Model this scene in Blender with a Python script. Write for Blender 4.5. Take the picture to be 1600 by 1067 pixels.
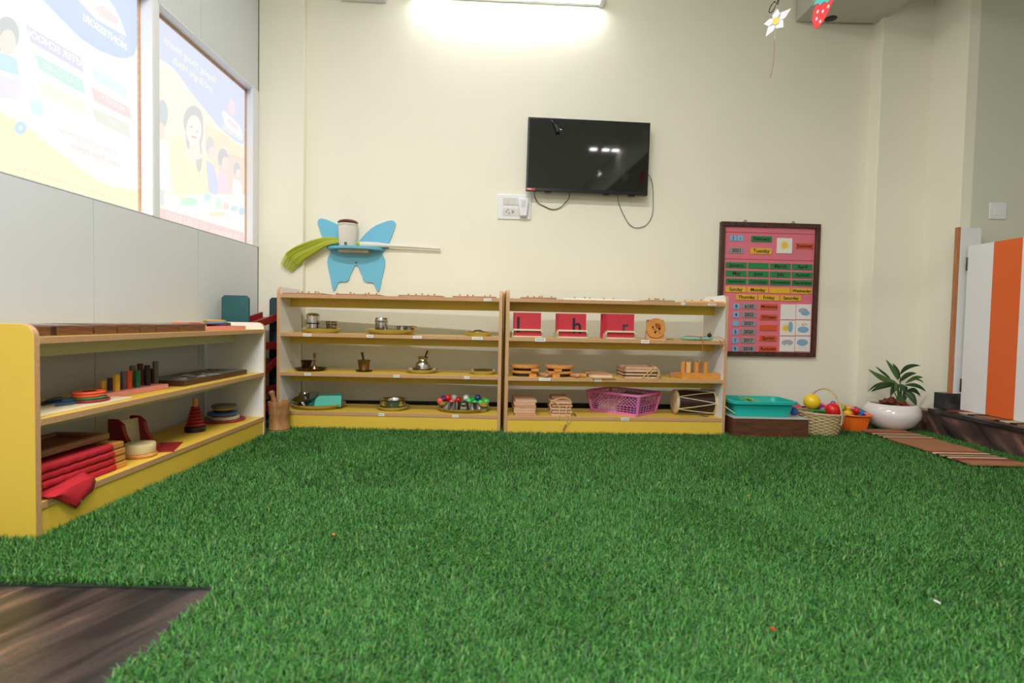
import bpy, math, random
import numpy as np
from mathutils import Vector, Matrix, Euler
random.seed(7); rng = np.random.default_rng(7)
for _o in list(bpy.data.objects): bpy.data.objects.remove(_o)
C = bpy.context.scene.collection
sc = bpy.context.scene
PI = math.pi
# ---------------------------------------------------------------- camera
FP = 860.0; PITCH = math.atan(32 / FP); ROLL = 0.0200; CZ = 0.61
_F = Vector((0, math.cos(PITCH), -math.sin(PITCH))); _U0 = Vector((0, math.sin(PITCH), math.cos(PITCH)))
_R = Vector((1, 0, 0)) * math.cos(ROLL) + _U0 * math.sin(ROLL)
_U = -Vector((1, 0, 0)) * math.sin(ROLL) + _U0 * math.cos(ROLL)
CAM = Vector((0, 0, CZ))
cd = bpy.data.cameras.new('camera'); cam = bpy.data.objects.new('camera', cd); C.objects.link(cam)
cd.sensor_fit = 'HORIZONTAL'; cd.sensor_width = 36; cd.lens = 36 * FP / 1600
cd.clip_start = 0.02; cd.clip_end = 50
cd.dof.use_dof = True; cd.dof.focus_distance = 3.0; cd.dof.aperture_fstop = 3.2
M = Matrix((_R, _U, -_F)).transposed().to_4x4(); M.translation = CAM
cam.matrix_world = M
sc.camera = cam
# ---------------------------------------------------------------- world, exposure, lights
w = bpy.data.worlds.new('world'); sc.world = w; w.use_nodes = True
w.node_tree.nodes['Background'].inputs[0].default_value = (0.8, 0.87, 1, 1)
w.node_tree.nodes['Background'].inputs[1].default_value = 0.6
sc.view_settings.view_transform = 'Standard'; sc.view_settings.look = 'None'
sc.view_settings.exposure = 0.0; sc.view_settings.gamma = 1.0
sc.view_settings.use_curve_mapping = False
def area(name, loc, sx, sy, power, col=(1, .97, .92), rot=(0, 0, 0)):
    l = bpy.data.lights.new(name, 'AREA'); l.shape = 'RECTANGLE'; l.size = sx; l.size_y = sy
    l.energy = power; l.color = col
    o = bpy.data.objects.new(name, l); C.objects.link(o); o.location = loc; o.rotation_euler = rot
    return o
CEIL = 2.92
area('added_ceiling_lamp', (-.35, .9, CEIL - .06), 1.2, .1, 64, (1, .985, .955))  # lamps added for general brightness, kept out of the screen's reflection
area('added_ceiling_lamp', (-.2, -1.5, CEIL - .06), 1.2, .12, 114, (1, .985, .955))
area('added_ceiling_lamp', (2.35, -1.5, CEIL - .06), 1.2, .12, 34, (1, .985, .955))

# ---------------------------------------------------------------- helpers
def lin(c):
    return tuple(((x / 255) / 12.92 if x / 255 <= .04045 else ((x / 255 + .055) / 1.055) ** 2.4) for x in c)
def ray(px, py): return _F + _R * ((px - 800) / FP) + _U * ((533.5 - py) / FP)
def at_y(px, py, y): d = ray(px, py); return CAM + d * (y / d.y)
def at_z(px, py, z): d = ray(px, py); return CAM + d * ((z - CZ) / d.z)
def at_x(px, py, x): d = ray(px, py); return CAM + d * (x / d.x)
def proj(p):
    q = Vector(p) - CAM; z = q.dot(_F)
    return 800 + FP * q.dot(_R) / z, 533.5 - FP * q.dot(_U) / z
MATS = {}
def new_mat(name):
    m = bpy.data.materials.new(name); m.use_nodes = True; return m, m.node_tree, m.node_tree.nodes['Principled BSDF']
def mat(name, c, rough=.5, metal=0, bump=0, bscale=200, var=0, vscale=4, spec=.5, coat=0, trans=0):
    """plain procedural material: colour with a little noise variation and fine relief"""
    if name in MATS: return MATS[name]
    m, nt, b = new_mat(name); L = lin(c)
    b.inputs['Roughness'].default_value = rough; b.inputs['Metallic'].default_value = metal
    b.inputs['Specular IOR Level'].default_value = spec; b.inputs['Coat Weight'].default_value = coat
    b.inputs['Transmission Weight'].default_value = trans
    b.inputs['Base Color'].default_value = (*L, 1)
    tc = nt.nodes.new('ShaderNodeTexCoord')
    if var:
        n = nt.nodes.new('ShaderNodeTexNoise'); n.inputs['Scale'].default_value = vscale; n.inputs['Detail'].default_value = 4
        nt.links.new(tc.outputs['Object'], n.inputs['Vector'])
        r = nt.nodes.new('ShaderNodeValToRGB'); r.color_ramp.elements[0].position = .3; r.color_ramp.elements[1].position = .7
        r.color_ramp.elements[0].color = (*[x * (1 - var) for x in L], 1); r.color_ramp.elements[1].color = (*[min(1, x * (1 + var)) for x in L], 1)
        nt.links.new(n.outputs['Fac'], r.inputs['Fac']); nt.links.new(r.outputs['Color'], b.inputs['Base Color'])
    if bump:
        n = nt.nodes.new('ShaderNodeTexNoise'); n.inputs['Scale'].default_value = bscale; n.inputs['Detail'].default_value = 3
        nt.links.new(tc.outputs['Object'], n.inputs['Vector'])
        bp = nt.nodes.new('ShaderNodeBump'); bp.inputs['Strength'].default_value = bump; bp.inputs['Distance'].default_value = .002
        nt.links.new(n.outputs['Fac'], bp.inputs['Height']); nt.links.new(bp.outputs['Normal'], b.inputs['Normal'])
    MATS[name] = m; return m
def wood(name, c1, c2, rough=.5, stretch=(2, 30, 30), scale=3, coat=0):
    if name in MATS: return MATS[name]
    m, nt, b = new_mat(name)
    tc = nt.nodes.new('ShaderNodeTexCoord'); mp = nt.nodes.new('ShaderNodeMapping'); mp.inputs['Scale'].default_value = stretch
    n = nt.nodes.new('ShaderNodeTexNoise'); n.inputs['Scale'].default_value = scale; n.inputs['Detail'].default_value = 5; n.inputs['Distortion'].default_value = .6
    r = nt.nodes.new('ShaderNodeValToRGB'); r.color_ramp.elements[0].position = .32; r.color_ramp.elements[1].position = .68
    r.color_ramp.elements[0].color = (*lin(c1), 1); r.color_ramp.elements[1].color = (*lin(c2), 1)
    nt.links.new(tc.outputs['Object'], mp.inputs['Vector']); nt.links.new(mp.outputs[0], n.inputs['Vector'])
    nt.links.new(n.outputs['Fac'], r.inputs['Fac']); nt.links.new(r.outputs['Color'], b.inputs['Base Color'])
    b.inputs['Roughness'].default_value = rough; b.inputs['Coat Weight'].default_value = coat
    MATS[name] = m; return m
def emit(name, c, s=1.0):
    if name in MATS: return MATS[name]
    m, nt, b = new_mat(name); b.inputs['Base Color'].default_value = (.02, .02, .02, 1); b.inputs['Roughness'].default_value = .6
    b.inputs['Emission Color'].default_value = (*lin(c), 1); b.inputs['Emission Strength'].default_value = s
    MATS[name] = m; return m

class MB:
    def __init__(s): s.v = []; s.f = []; s.mi = []
    def add(s, vs, fs, mi=0, T=None):
        n = len(s.v)
        s.v += [tuple(T @ Vector(v)) if T is not None else tuple(v) for v in vs]
        s.f += [tuple(i + n for i in f) for f in fs]
        s.mi += [mi] * len(fs) if isinstance(mi, int) else list(mi)
        return s
    def box(s, x0, x1, y0, y1, z0, z1, mi=0, T=None):
        vs = [(x0, y0, z0), (x1, y0, z0), (x1, y1, z0), (x0, y1, z0), (x0, y0, z1), (x1, y0, z1), (x1, y1, z1), (x0, y1, z1)]
        fs = [(0, 3, 2, 1), (4, 5, 6, 7), (0, 1, 5, 4), (1, 2, 6, 5), (2, 3, 7, 6), (3, 0, 4, 7)]  # bottom top front right back left
        return s.add(vs, fs, mi, T)
    def lathe(s, prof, n=24, c=(0, 0, 0), mi=0, T=None, sx=1, sy=1):
        vs = []; rings = []
        for r, z in prof:
            if r < 1e-6: rings.append([len(vs)]); vs.append((c[0], c[1], c[2] + z))
            else:
                rings.append(list(range(len(vs), len(vs) + n)))
                vs += [(c[0] + sx * r * math.cos(2 * PI * k / n), c[1] + sy * r * math.sin(2 * PI * k / n), c[2] + z) for k in range(n)]
        fs = []
        for a, b in zip(rings, rings[1:]):
            for k in range(n):
                j = (k + 1) % n
                if len(a) == 1 and len(b) == 1: continue
                if len(a) == 1: fs.append((a[0], b[j], b[k]))
                elif len(b) == 1: fs.append((a[k], a[j], b[0]))
                else: fs.append((a[k], a[j], b[j], b[k]))
        return s.add(vs, fs, mi, T)
    def cyl(s, r, z0, z1, c=(0, 0), n=24, mi=0, T=None, r2=None, b=0):
        r2 = r if r2 is None else r2
        pr = [(0, z0), (r - b, z0)] + ([(r, z0 + b)] if b else []) + [(r2, z1 - b)] + ([(r2 - b, z1)] if b else []) + [(0, z1)]
        return s.lathe(pr, n, (c[0], c[1], 0), mi, T)
    def sphere(s, r, c=(0, 0, 0), n=20, m=12, mi=0, T=None, sz=1):
        return s.lathe([(r * math.sin(PI * k / m), -sz * r * math.cos(PI * k / m)) for k in range(m + 1)], n, c, mi, T)
    def prism(s, poly, a, b, plane='xz', mi=0, T=None, mia=None, mib=None):
        """polygon extruded between a and b along the missing axis"""
        n = len(poly)
        def P(p, t): return {'xz': (p[0], t, p[1]), 'yz': (t, p[0], p[1]), 'xy': (p[0], p[1], t)}[plane]
        vs = [P(p, a) for p in poly] + [P(p, b) for p in poly]
        fs = [tuple(range(n)), tuple(range(2 * n - 1, n - 1, -1))] + [(i, i + n, (i + 1) % n + n, (i + 1) % n) for i in range(n)]
        return s.add(vs, fs, [mi if mia is None else mia, mi if mib is None else mib] + [mi] * n, T)
    def tube(s, path, r, n=8, mi=0, T=None, closed=False, caps=True):
        P = [Vector(p) for p in path]; m = len(P); vs = []
        R = r if hasattr(r, '__len__') else [r] * m
        nrm = None
        for i, p in enumerate(P):
            t = (P[(i + 1) % m] - P[i - 1]) if closed else (P[min(i + 1, m - 1)] - P[max(i - 1, 0)])
            t.normalize()
            if nrm is None: nrm = t.orthogonal().normalized()
            else:
                nrm = (nrm - t * nrm.dot(t)); nrm = nrm.normalized() if nrm.length > 1e-6 else t.orthogonal().normalized()
            bn = t.cross(nrm)
            vs += [p + (nrm * math.cos(2 * PI * k / n) + bn * math.sin(2 * PI * k / n)) * R[i] for k in range(n)]
        fs = []
        for i in range(m if closed else m - 1):
            a = i * n; b = ((i + 1) % m) * n
            fs += [(a + k, a + (k + 1) % n, b + (k + 1) % n, b + k) for k in range(n)]
        if caps and not closed: fs += [tuple(range(n - 1, -1, -1)), tuple(range((m - 1) * n, m * n))]
        return s.add(vs, fs, mi, T)
    def build(s, name, mats, parent=None, bevel=0, loc=None, rot=None, seg=2, label=None, angle=35):
        me = bpy.data.meshes.new(name); me.from_pydata([tuple(v) for v in s.v], [], s.f)
        mats = mats if isinstance(mats, (list, tuple)) else [mats]
        for m in mats: me.materials.append(m)
        me.polygons.foreach_set('material_index', s.mi)
        import bmesh
        bm = bmesh.new(); bm.from_mesh(me); bmesh.ops.recalc_face_normals(bm, faces=bm.faces); bm.to_mesh(me); bm.free()
        me.polygons.foreach_set('use_smooth', [True] * len(me.polygons)); me.set_sharp_from_angle(angle=math.radians(angle)); me.update()
        o = bpy.data.objects.new(name, me); C.objects.link(o)
        if parent: o.parent = parent
        if loc is not None: o.location = loc
        if rot is not None: o.rotation_euler = rot
        if label: o['label'] = label
        if bevel:
            b = o.modifiers.new('bevel', 'BEVEL'); b.width = bevel; b.segments = seg; b.limit_method = 'ANGLE'; b.angle_limit = math.radians(40)
        return o
def tag(o, label, cat, group=None, kind=None):
    o['label'] = label; o['category'] = cat
    if group: o['group'] = group
    if kind: o['kind'] = kind
    return o
def thing(name, label, cat, loc=(0, 0, 0), rz=0, group=None, rot=None):
    o = bpy.data.objects.new(name, None); C.objects.link(o); o.empty_display_size = .05
    o.location = loc; o.rotation_euler = rot if rot is not None else (0, 0, rz)
    return tag(o, label, cat, group)
def struct(o): o['kind'] = 'structure'; return o
def text(s, size, m, parent=None, loc=(0, 0, 0), rot=(PI / 2, 0, 0), basis=None, align='CENTER', name='lettering', ext=.0002, sx=1, bold=0):
    cu = bpy.data.curves.new(name, 'FONT'); cu.body = s; cu.size = size; cu.align_x = align; cu.align_y = 'CENTER'; cu.extrude = ext
    cu.resolution_u = 3; cu.offset = bold
    cu.materials.append(m); o = bpy.data.objects.new(name, cu); C.objects.link(o)
    if parent: o.parent = parent
    me = bpy.data.meshes.new_from_object(o); me.name = name; bpy.data.objects.remove(o); bpy.data.curves.remove(cu)
    o = bpy.data.objects.new(name, me); C.objects.link(o)
    if parent: o.parent = parent
    if basis is not None: o.matrix_basis = basis
    else: o.location = loc; o.rotation_euler = rot; o.scale = (sx, 1, 1)
    return o
def rotT(loc=(0, 0, 0), e=(0, 0, 0)): return Matrix.Translation(Vector(loc)) @ Euler(e).to_matrix().to_4x4()
def smooth_path(pts, n=6):
    P = [Vector(p) for p in pts]; out = []
    for i in range(len(P) - 1):
        p0, p1, p2, p3 = P[max(i - 1, 0)], P[i], P[i + 1], P[min(i + 2, len(P) - 1)]
        for k in range(n):
            t = k / n
            out.append(.5 * ((2 * p1) + (p2 - p0) * t + (2 * p0 - 5 * p1 + 4 * p2 - p3) * t * t + (3 * p1 - p0 - 3 * p2 + p3) * t ** 3))
    return out + [P[-1]]

# ---------------------------------------------------------------- materials
CREAM = mat('cream_wall_paint', (243, 239, 221), .55, bump=.15, bscale=60, var=.015, vscale=2)
CREAM_SHADE = mat('shaded_cream_wall_paint', (216, 216, 198), .6, bump=.15, bscale=60, var=.02, vscale=2)  # cream darkened to paint in the recess wall's weaker light
PANELW = mat('grey_white_partition_board', (214, 218, 222), .45, var=.01, vscale=2)
ALU = mat('white_powder_coated_aluminium', (232, 233, 236), .35)
CEILM = mat('white_ceiling_paint', (240, 240, 236), .8)
YEL = mat('yellow_laminate', (226, 190, 70), .42, var=.03, vscale=3)
WHT = mat('white_laminate', (236, 236, 238), .4)
PALE = mat('pale_green_laminate', (205, 208, 180), .45)
TAN = wood('tan_edge_band', (186, 142, 104), (204, 160, 118), .5, (8, 8, 8), 20)
STEEL = mat('stainless_steel', (205, 203, 198), .16, 1)
BRASS = mat('aged_brass', (150, 122, 84), .28, 1, var=.2, vscale=20)
BRONZE = mat('dark_bronze', (92, 72, 58), .35, 1, var=.2, vscale=20)
BLACK = mat('black_plastic', (18, 18, 20), .4)
WOODL = wood('light_wood', (214, 160, 96), (232, 184, 120), .5, (3, 25, 25), 8)
WOODO = wood('orange_varnished_wood', (198, 126, 54), (222, 156, 78), .35, (3, 25, 25), 8, .3)
WOODB = wood('brown_board_wood', (150, 104, 78), (182, 134, 104), .6, (3, 25, 25), 8)
WOODP = wood('pinkish_ply_wood', (186, 132, 102), (212, 160, 126), .6, (3, 25, 25), 8)
WOODQ = wood('pale_ply_wood', (206, 158, 126), (228, 184, 150), .6, (3, 25, 25), 8)
WALN = wood('walnut_wood', (88, 52, 32), (138, 88, 54), .45, (2, 30, 60), 6)
RED = mat('red_card', (200, 44, 62), .5)
REDP = mat('dark_red_paint', (150, 26, 34), .35, var=.06, vscale=10)
REDC = mat('red_cloth', (190, 28, 44), .9, bump=.3, bscale=500, var=.06, vscale=12)
MAROON = mat('maroon_plastic', (92, 22, 26), .3)
CREAMP = mat('cream_paint', (226, 212, 178), .5)
TEALP = mat('teal_stained_wood', (44, 96, 100), .6, bump=.2, bscale=90, var=.12, vscale=14)
TEALT = mat('teal_tub_plastic', (22, 178, 166), .35)
PINKP = mat('pink_paint', (236, 150, 140), .5)
PINKB = mat('pink_basket_plastic', (222, 118, 176), .4)
GRN = mat('green_paint', (20, 112, 66), .45)
BLU = mat('blue_paint', (36, 98, 150), .45)
SKY = mat('sky_blue_paint', (112, 192, 224), .5)
ORG = mat('orange_paint', (226, 84, 40), .45)
YELP = mat('yellow_paint', (228, 178, 40), .45)
PUR = mat('purple_paint', (82, 66, 104), .45)
GREY = mat('grey_paint', (100, 98, 96), .5)
DARK = mat('black_paint_and_gap_shade', (26, 26, 32), .45)
ROPE = mat('cream_rope', (216, 200, 160), .85, bump=.4, bscale=600)
LACE = mat('yellow_lace', (214, 184, 110), .85)
PAPER = mat('white_label_paper', (240, 240, 240), .6)
INK = mat('black_ink', (26, 26, 28), .6)
INKG = mat('grey_ink', (90, 95, 110), .6)

def granite(name, dark=(40, 34, 36), mid=(84, 70, 66), pink=(150, 112, 96), rough=.3, ang=.6, sc_=(1, 7, 7)):
    m, nt, b = new_mat(name)
    tc = nt.nodes.new('ShaderNodeTexCoord'); mp = nt.nodes.new('ShaderNodeMapping'); mp0 = nt.nodes.new('ShaderNodeMapping'); mp0.inputs['Rotation'].default_value = ang if isinstance(ang, tuple) else (0, 0, ang); mp.inputs['Scale'].default_value = sc_
    n = nt.nodes.new('ShaderNodeTexNoise'); n.inputs['Scale'].default_value = 2.2; n.inputs['Detail'].default_value = 6; n.inputs['Distortion'].default_value = .5
    r = nt.nodes.new('ShaderNodeValToRGB'); e = r.color_ramp.elements
    e[0].position = .36; e[0].color = (*lin(dark), 1); e[1].position = .68; e[1].color = (*lin(pink), 1)
    k = e.new(.54); k.color = (*lin(mid), 1)
    n2 = nt.nodes.new('ShaderNodeTexNoise'); n2.inputs['Scale'].default_value = 140; n2.inputs['Detail'].default_value = 3
    mx = nt.nodes.new('ShaderNodeMixRGB'); mx.blend_type = 'OVERLAY'; mx.inputs[0].default_value = .6
    nt.links.new(tc.outputs['Object'], mp0.inputs[0]); nt.links.new(mp0.outputs[0], mp.inputs[0]); nt.links.new(mp.outputs[0], n.inputs['Vector'])
    nt.links.new(tc.outputs['Object'], n2.inputs['Vector'])
    nt.links.new(n.outputs['Fac'], r.inputs['Fac']); nt.links.new(r.outputs['Color'], mx.inputs[1]); nt.links.new(n2.outputs['Fac'], mx.inputs[2])
    nt.links.new(mx.outputs[0], b.inputs['Base Color']); b.inputs['Roughness'].default_value = rough
    return m
GRAN = granite('brown_granite', (36, 31, 33), (76, 63, 60), (164, 118, 94), .3, -1.17, (.9, 6, 6))
GRANV = granite('brown_granite_riser', (40, 34, 36), (88, 68, 64), (160, 112, 98), .3, (.9, 0, 0), (3, 5, 1.2))
GRAND = granite('black_granite', (26, 26, 28), (44, 44, 46), (82, 84, 84), .35, 0, (4, 4, 4))
# ================================================================ the room
TW = .048; WA = math.atan(TW)
def wy(x): return 3.42 + TW * (x + 1.25)            # the back wall stands a little askew
def wall_pt(px, py, off=0):                          # point on the back wall seen at a pixel
    d = ray(px, py); t = (3.42 + TW * 1.25 - off) / (d.y - TW * d.x); return CAM + d * t
XL = -1.56; XR = 2.575; YR = 3.205
# floor
f = MB().box(-2, 4.2, -3.2, 3.9, -.06, 0).build('floor', GRAN); struct(f)
# back wall (skewed slab)
b_ = MB().add([(-1.62, wy(-1.62), 0), (2.7, wy(2.7), 0), (2.7, wy(2.7), CEIL), (-1.62, wy(-1.62), CEIL), (-1.62, 3.9, 0), (2.7, 3.9, 0), (2.7, 3.9, CEIL), (-1.62, 3.9, CEIL)],
     [(0, 1, 2, 3), (7, 6, 5, 4), (0, 4, 5, 1), (3, 2, 6, 7), (0, 3, 7, 4), (1, 5, 6, 2)]).build('wall_back', CREAM); struct(b_)
# left column, right column and the side return
xc = at_y(474, 230, 3.37).x
o = MB().box(XL, xc, 3.375, 3.45, 0, CEIL).build('trim_1', CREAM, bevel=.004); struct(o)
o = MB().box(2.262, XR + .05, 3.485, 3.62, 0, CEIL).build('trim_2', CREAM, bevel=.006); struct(o)
o = MB().box(XR, XR + .06, YR, 3.62, 0, CEIL).build('wall_right_return', CREAM); struct(o)
o = MB().box(XR + .06, 4.1, YR, YR + .1, 0, CEIL).build('wall_right_recess', CREAM_SHADE); struct(o)
o = MB().box(4.1, 4.2, -3.2, 3.3, 0, CEIL).build('wall_right', CREAM_SHADE); struct(o)
o = MB().box(-2, 4.2, -3.2, -3.1, 0, CEIL).build('wall_front', CREAM_SHADE); struct(o)
o = MB().box(-2, 4.2, -3.2, 3.9, CEIL, CEIL + .08).build('ceiling', CEILM); struct(o)
# left partition: boards with recessed joints, as parts of the wall
lw = MB().box(XL - .12, XL - .07, -3.1, 3.45, 0, CEIL).build('wall_left', PANELW)
# openings: window 1 y 1.49-2.40, window 2 y 2.432-3.335, z 1.03-1.96
ZS, ZT = 1.030, 1.962
W1 = (1.49, 2.398); W2 = (2.432, 3.335)
me = lw.data  # cut the backing out behind the films: rebuild it as bands
bpy.data.objects.remove(lw)
m_ = MB()
for (y0, y1, z0, z1) in ((-3.1, 3.45, 0, ZS - .01), (-3.1, 3.45, ZT + .01, CEIL), (-3.1, W1[0] - .01, ZS - .01, ZT + .01), (W2[1] + .01, 3.45, ZS - .01, ZT + .01)):
    m_.box(XL - .075, XL - .012, y0, y1, z0, z1)
lw = m_.build('wall_left', mat('dark_joint', (150, 152, 148), .7)); struct(lw)
ys = [-3.1, -2.3, -1.35, -.65, .04, .72, 1.38, 2.055, 2.735, 3.372]
G = .0016
for a, b in zip(ys, ys[1:]):
    MB().box(XL - .013, XL, a + G, b - G, 0, ZS - G).build('panel', PANELW, lw)
ys2 = [-3.1, -2.3, -1.35, -.65, .04, .72, 1.49, 2.08, 2.76, 3.372]
for a, b in zip(ys2, ys2[1:]):
    MB().box(XL - .013, XL, a + G, b - G, ZT + G, CEIL).build('panel', PANELW, lw)
MB().box(XL - .013, XL, -3.1, 1.49 - G, ZS, ZT).build('panel', PANELW, lw)
# window frames
def window(n, y0, y1):
    f = MB()
    x0, x1 = XL - .075, XL + .001
    f.box(x0, x1, y0, y0 + .006, ZS, ZT).box(x0, x1, y1 - .006, y1, ZS, ZT)
    f.box(x0, x1, y0, y1, ZT - .006, ZT).box(x0, x1, y0, y1, ZS, ZS + .004)
    f.box(XL - .012, XL + .003, y1 - .034 if n == 2 else y1 - .006, y1, ZS, ZT) if n == 2 else None
    o = f.build('window_%d' % n, ALU); struct(o)
    t = MB(); bw = .009; x0, x1 = XL - .066, XL - .05
    t.box(x0, x1, y0 + .006, y0 + .006 + bw, ZS + .004, ZT - .006).box(x0, x1, y1 - .006 - bw, y1 - .006, ZS + .004, ZT - .006)
    t.box(x0, x1, y0 + .006, y1 - .006, ZT - .006 - bw * 1.6, ZT - .006)
    t.build('beading', wood('beading_wood', (196, 160, 130), (214, 182, 152), .6), o)
    return o
wn1 = window(1, *W1); wn2 = window(2, *W2)
o = MB().box(XL - .075, XL + .002, W1[1], W2[0], ZS, ZT).build('trim_3', ALU); struct(o)
o = MB().box(XL - .075, XL + .002, W2[1], 3.376, ZS, ZT).build('trim_4', ALU); struct(o)
# baseboards of dark granite along the back wall and the right return
bb = MB(); y_ = lambda x, d: wy(x) - d
bb.add([(xc, y_(xc, .012), 0), (2.26, y_(2.26, .012), 0), (2.26, y_(2.26, .012), .095), (xc, y_(xc, .012), .095), (xc, y_(xc, 0), 0), (2.26, y_(2.26, 0), 0), (2.26, y_(2.26, 0), .095), (xc, y_(xc, 0), .095)],
       [(0, 1, 2, 3), (7, 6, 5, 4), (0, 4, 5, 1), (3, 2, 6, 7), (0, 3, 7, 4), (1, 5, 6, 2)])
struct(bb.build('baseboard_back', GRAND))
struct(MB().box(XL, xc, 3.362, 3.375, 0, .095).build('baseboard_left', GRAND))
struct(MB().box(2.262, XR, 3.473, 3.485, 0, .105).build('baseboard_right', GRAND))
# granite step in front of the gate, its low end block
st = MB().box(2.435, 4.1, -.6, 3.125, 0, .128).build('step_riser', GRANV, bevel=.002); struct(st)
MB().box(2.42, 4.1, -.6, 3.125, .1285, .153).build('step_tread', GRAND, st, bevel=.004)
o = MB().box(2.44, 4.1, 3.125, YR, 0, .15).build('step_end_block', GRANV); struct(o)
o = MB().box(2.505, XR, YR, 3.473, 0, .118).build('step_kerb', GRANV); struct(o)
# boxed beam under the ceiling on the right
bm_ = MB().box(1.755, 2.285, -3.0, 3.55, 2.535, CEIL).build('ceiling_beam', mat('grey_beam_paint', (196, 196, 184), .6)); struct(bm_)
hp = at_z(1298, 29, 2.535)
MB().lathe([(0, 0), (.032, 0), (.036, .002), (.036, .006), (0, .006)], 28, (hp.x, hp.y, 2.531)).build('downlight_hole', BLACK, bm_)  # closed black disc paints the dark inside of the hole

# ================================================================ printed films in the windows (seen from behind, so mirrored)
FX = XL - .058
def film(name, y0, y1, label):
    t = thing(name, label, 'window sign', (FX, (y0 + y1) / 2, ZS + .004))
    MB().box(-.001, .0, y0 - (y0 + y1) / 2 + .007, y1 - (y0 + y1) / 2 - .007, 0, ZT - ZS - .011).build('film', emit('film_white', (255, 255, 252), .97), t)
    t['yc'] = (y0 + y1) / 2; return t
def flat(t, pts, col, lvl, name='print', raw=False):
    yc = t['yc']; k = .0004 * lvl; P = []
    for p in pts:
        q = at_x(p[0], p[1], FX + k); P.append((min(max(q.y, W1[0] + .016 if t is f1 else W2[0] + .016), (W1 if t is f1 else W2)[1] - .016) - yc, min(max(q.z, ZS + .006), ZT - .022) - ZS - .004))
    b = MB(); n = len(P)
    b.add([(k, y, z) for y, z in P], [tuple(range(n))])
    if t is not f1: col = tuple(int(255 - (255 - c) * .72) for c in col)  # far print bleached towards white, overexposure haze put into its colours
    return b.build(name, emit('film_%d_%d_%d' % col, col, 1.0), t)
def ell(cx, cy, rx, ry, n=20, rot=0):
    return [(cx + rx * math.cos(a) * math.cos(rot) - ry * math.sin(a) * math.sin(rot), cy + rx * math.cos(a) * math.sin(rot) + ry * math.sin(a) * math.cos(rot)) for a in [2 * PI * i / n for i in range(n)]]
def ftext(t, s, p, size, col, lvl=8, sx=1, slant=0, bold=0):
    q = at_x(p[0], p[1], FX)
    B = Matrix(((0, 0, -1, 0), (-1 * sx, 0, 0, 0), (0, 1, 0, 0), (0, 0, 0, 1)))
    B = Matrix.Translation((.0004 * lvl, q.y - t['yc'], q.z - ZS - .004)) @ B @ Matrix.Rotation(slant, 4, 'Z')
    return text(s, size, emit('film_%d_%d_%d' % col, col, 1.0), t, basis=B, ext=0, bold=bold)
f2 = film('printed_window_film', *W2, 'backlit printed window film with a smiling woman and children, mirrored')
f1 = None
f2_ = f2
f1 = film('printed_window_film', *W1, 'backlit printed window film with coloured banner strips, nearest the camera')
f2 = f2_
# film 2 (far): blue swoosh, woman, children, red strip
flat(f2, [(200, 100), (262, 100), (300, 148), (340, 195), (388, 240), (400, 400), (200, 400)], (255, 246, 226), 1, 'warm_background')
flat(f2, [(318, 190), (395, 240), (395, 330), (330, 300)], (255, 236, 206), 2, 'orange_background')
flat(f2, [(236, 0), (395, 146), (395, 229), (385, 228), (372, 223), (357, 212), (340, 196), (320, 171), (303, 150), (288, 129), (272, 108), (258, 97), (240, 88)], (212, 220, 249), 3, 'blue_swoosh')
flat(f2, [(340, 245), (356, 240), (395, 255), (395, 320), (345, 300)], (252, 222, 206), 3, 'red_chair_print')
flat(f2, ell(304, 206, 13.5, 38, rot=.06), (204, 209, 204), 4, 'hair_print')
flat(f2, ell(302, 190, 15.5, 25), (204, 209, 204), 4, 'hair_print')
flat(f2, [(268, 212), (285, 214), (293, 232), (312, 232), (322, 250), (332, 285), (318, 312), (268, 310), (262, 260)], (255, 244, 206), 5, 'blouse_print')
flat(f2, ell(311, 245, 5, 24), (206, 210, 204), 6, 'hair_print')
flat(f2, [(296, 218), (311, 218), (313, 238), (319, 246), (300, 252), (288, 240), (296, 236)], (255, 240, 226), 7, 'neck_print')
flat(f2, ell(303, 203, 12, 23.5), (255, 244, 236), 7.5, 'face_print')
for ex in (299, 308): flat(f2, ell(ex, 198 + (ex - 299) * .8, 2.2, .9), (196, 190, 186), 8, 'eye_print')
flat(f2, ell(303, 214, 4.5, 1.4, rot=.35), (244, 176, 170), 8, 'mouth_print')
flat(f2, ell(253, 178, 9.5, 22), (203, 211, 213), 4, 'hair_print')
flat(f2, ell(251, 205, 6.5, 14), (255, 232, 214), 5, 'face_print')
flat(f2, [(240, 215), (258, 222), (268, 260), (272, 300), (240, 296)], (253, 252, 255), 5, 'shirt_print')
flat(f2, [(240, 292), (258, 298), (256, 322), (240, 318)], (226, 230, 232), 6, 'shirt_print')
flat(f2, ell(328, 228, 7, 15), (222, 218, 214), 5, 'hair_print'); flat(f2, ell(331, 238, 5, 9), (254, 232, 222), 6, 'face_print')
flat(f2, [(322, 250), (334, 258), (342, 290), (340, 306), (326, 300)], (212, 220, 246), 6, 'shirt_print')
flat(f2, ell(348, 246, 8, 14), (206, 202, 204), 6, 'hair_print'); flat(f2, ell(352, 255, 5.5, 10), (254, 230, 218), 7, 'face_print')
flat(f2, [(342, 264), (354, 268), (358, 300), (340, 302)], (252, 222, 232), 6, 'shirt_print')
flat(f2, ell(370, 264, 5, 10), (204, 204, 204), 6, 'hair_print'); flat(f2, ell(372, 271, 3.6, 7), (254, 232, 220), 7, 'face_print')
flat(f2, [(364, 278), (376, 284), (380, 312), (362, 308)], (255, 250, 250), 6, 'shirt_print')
flat(f2, [(256, 303), (395, 310), (395, 372), (256, 336)], (255, 253, 246), 7, 'table_print')
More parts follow.
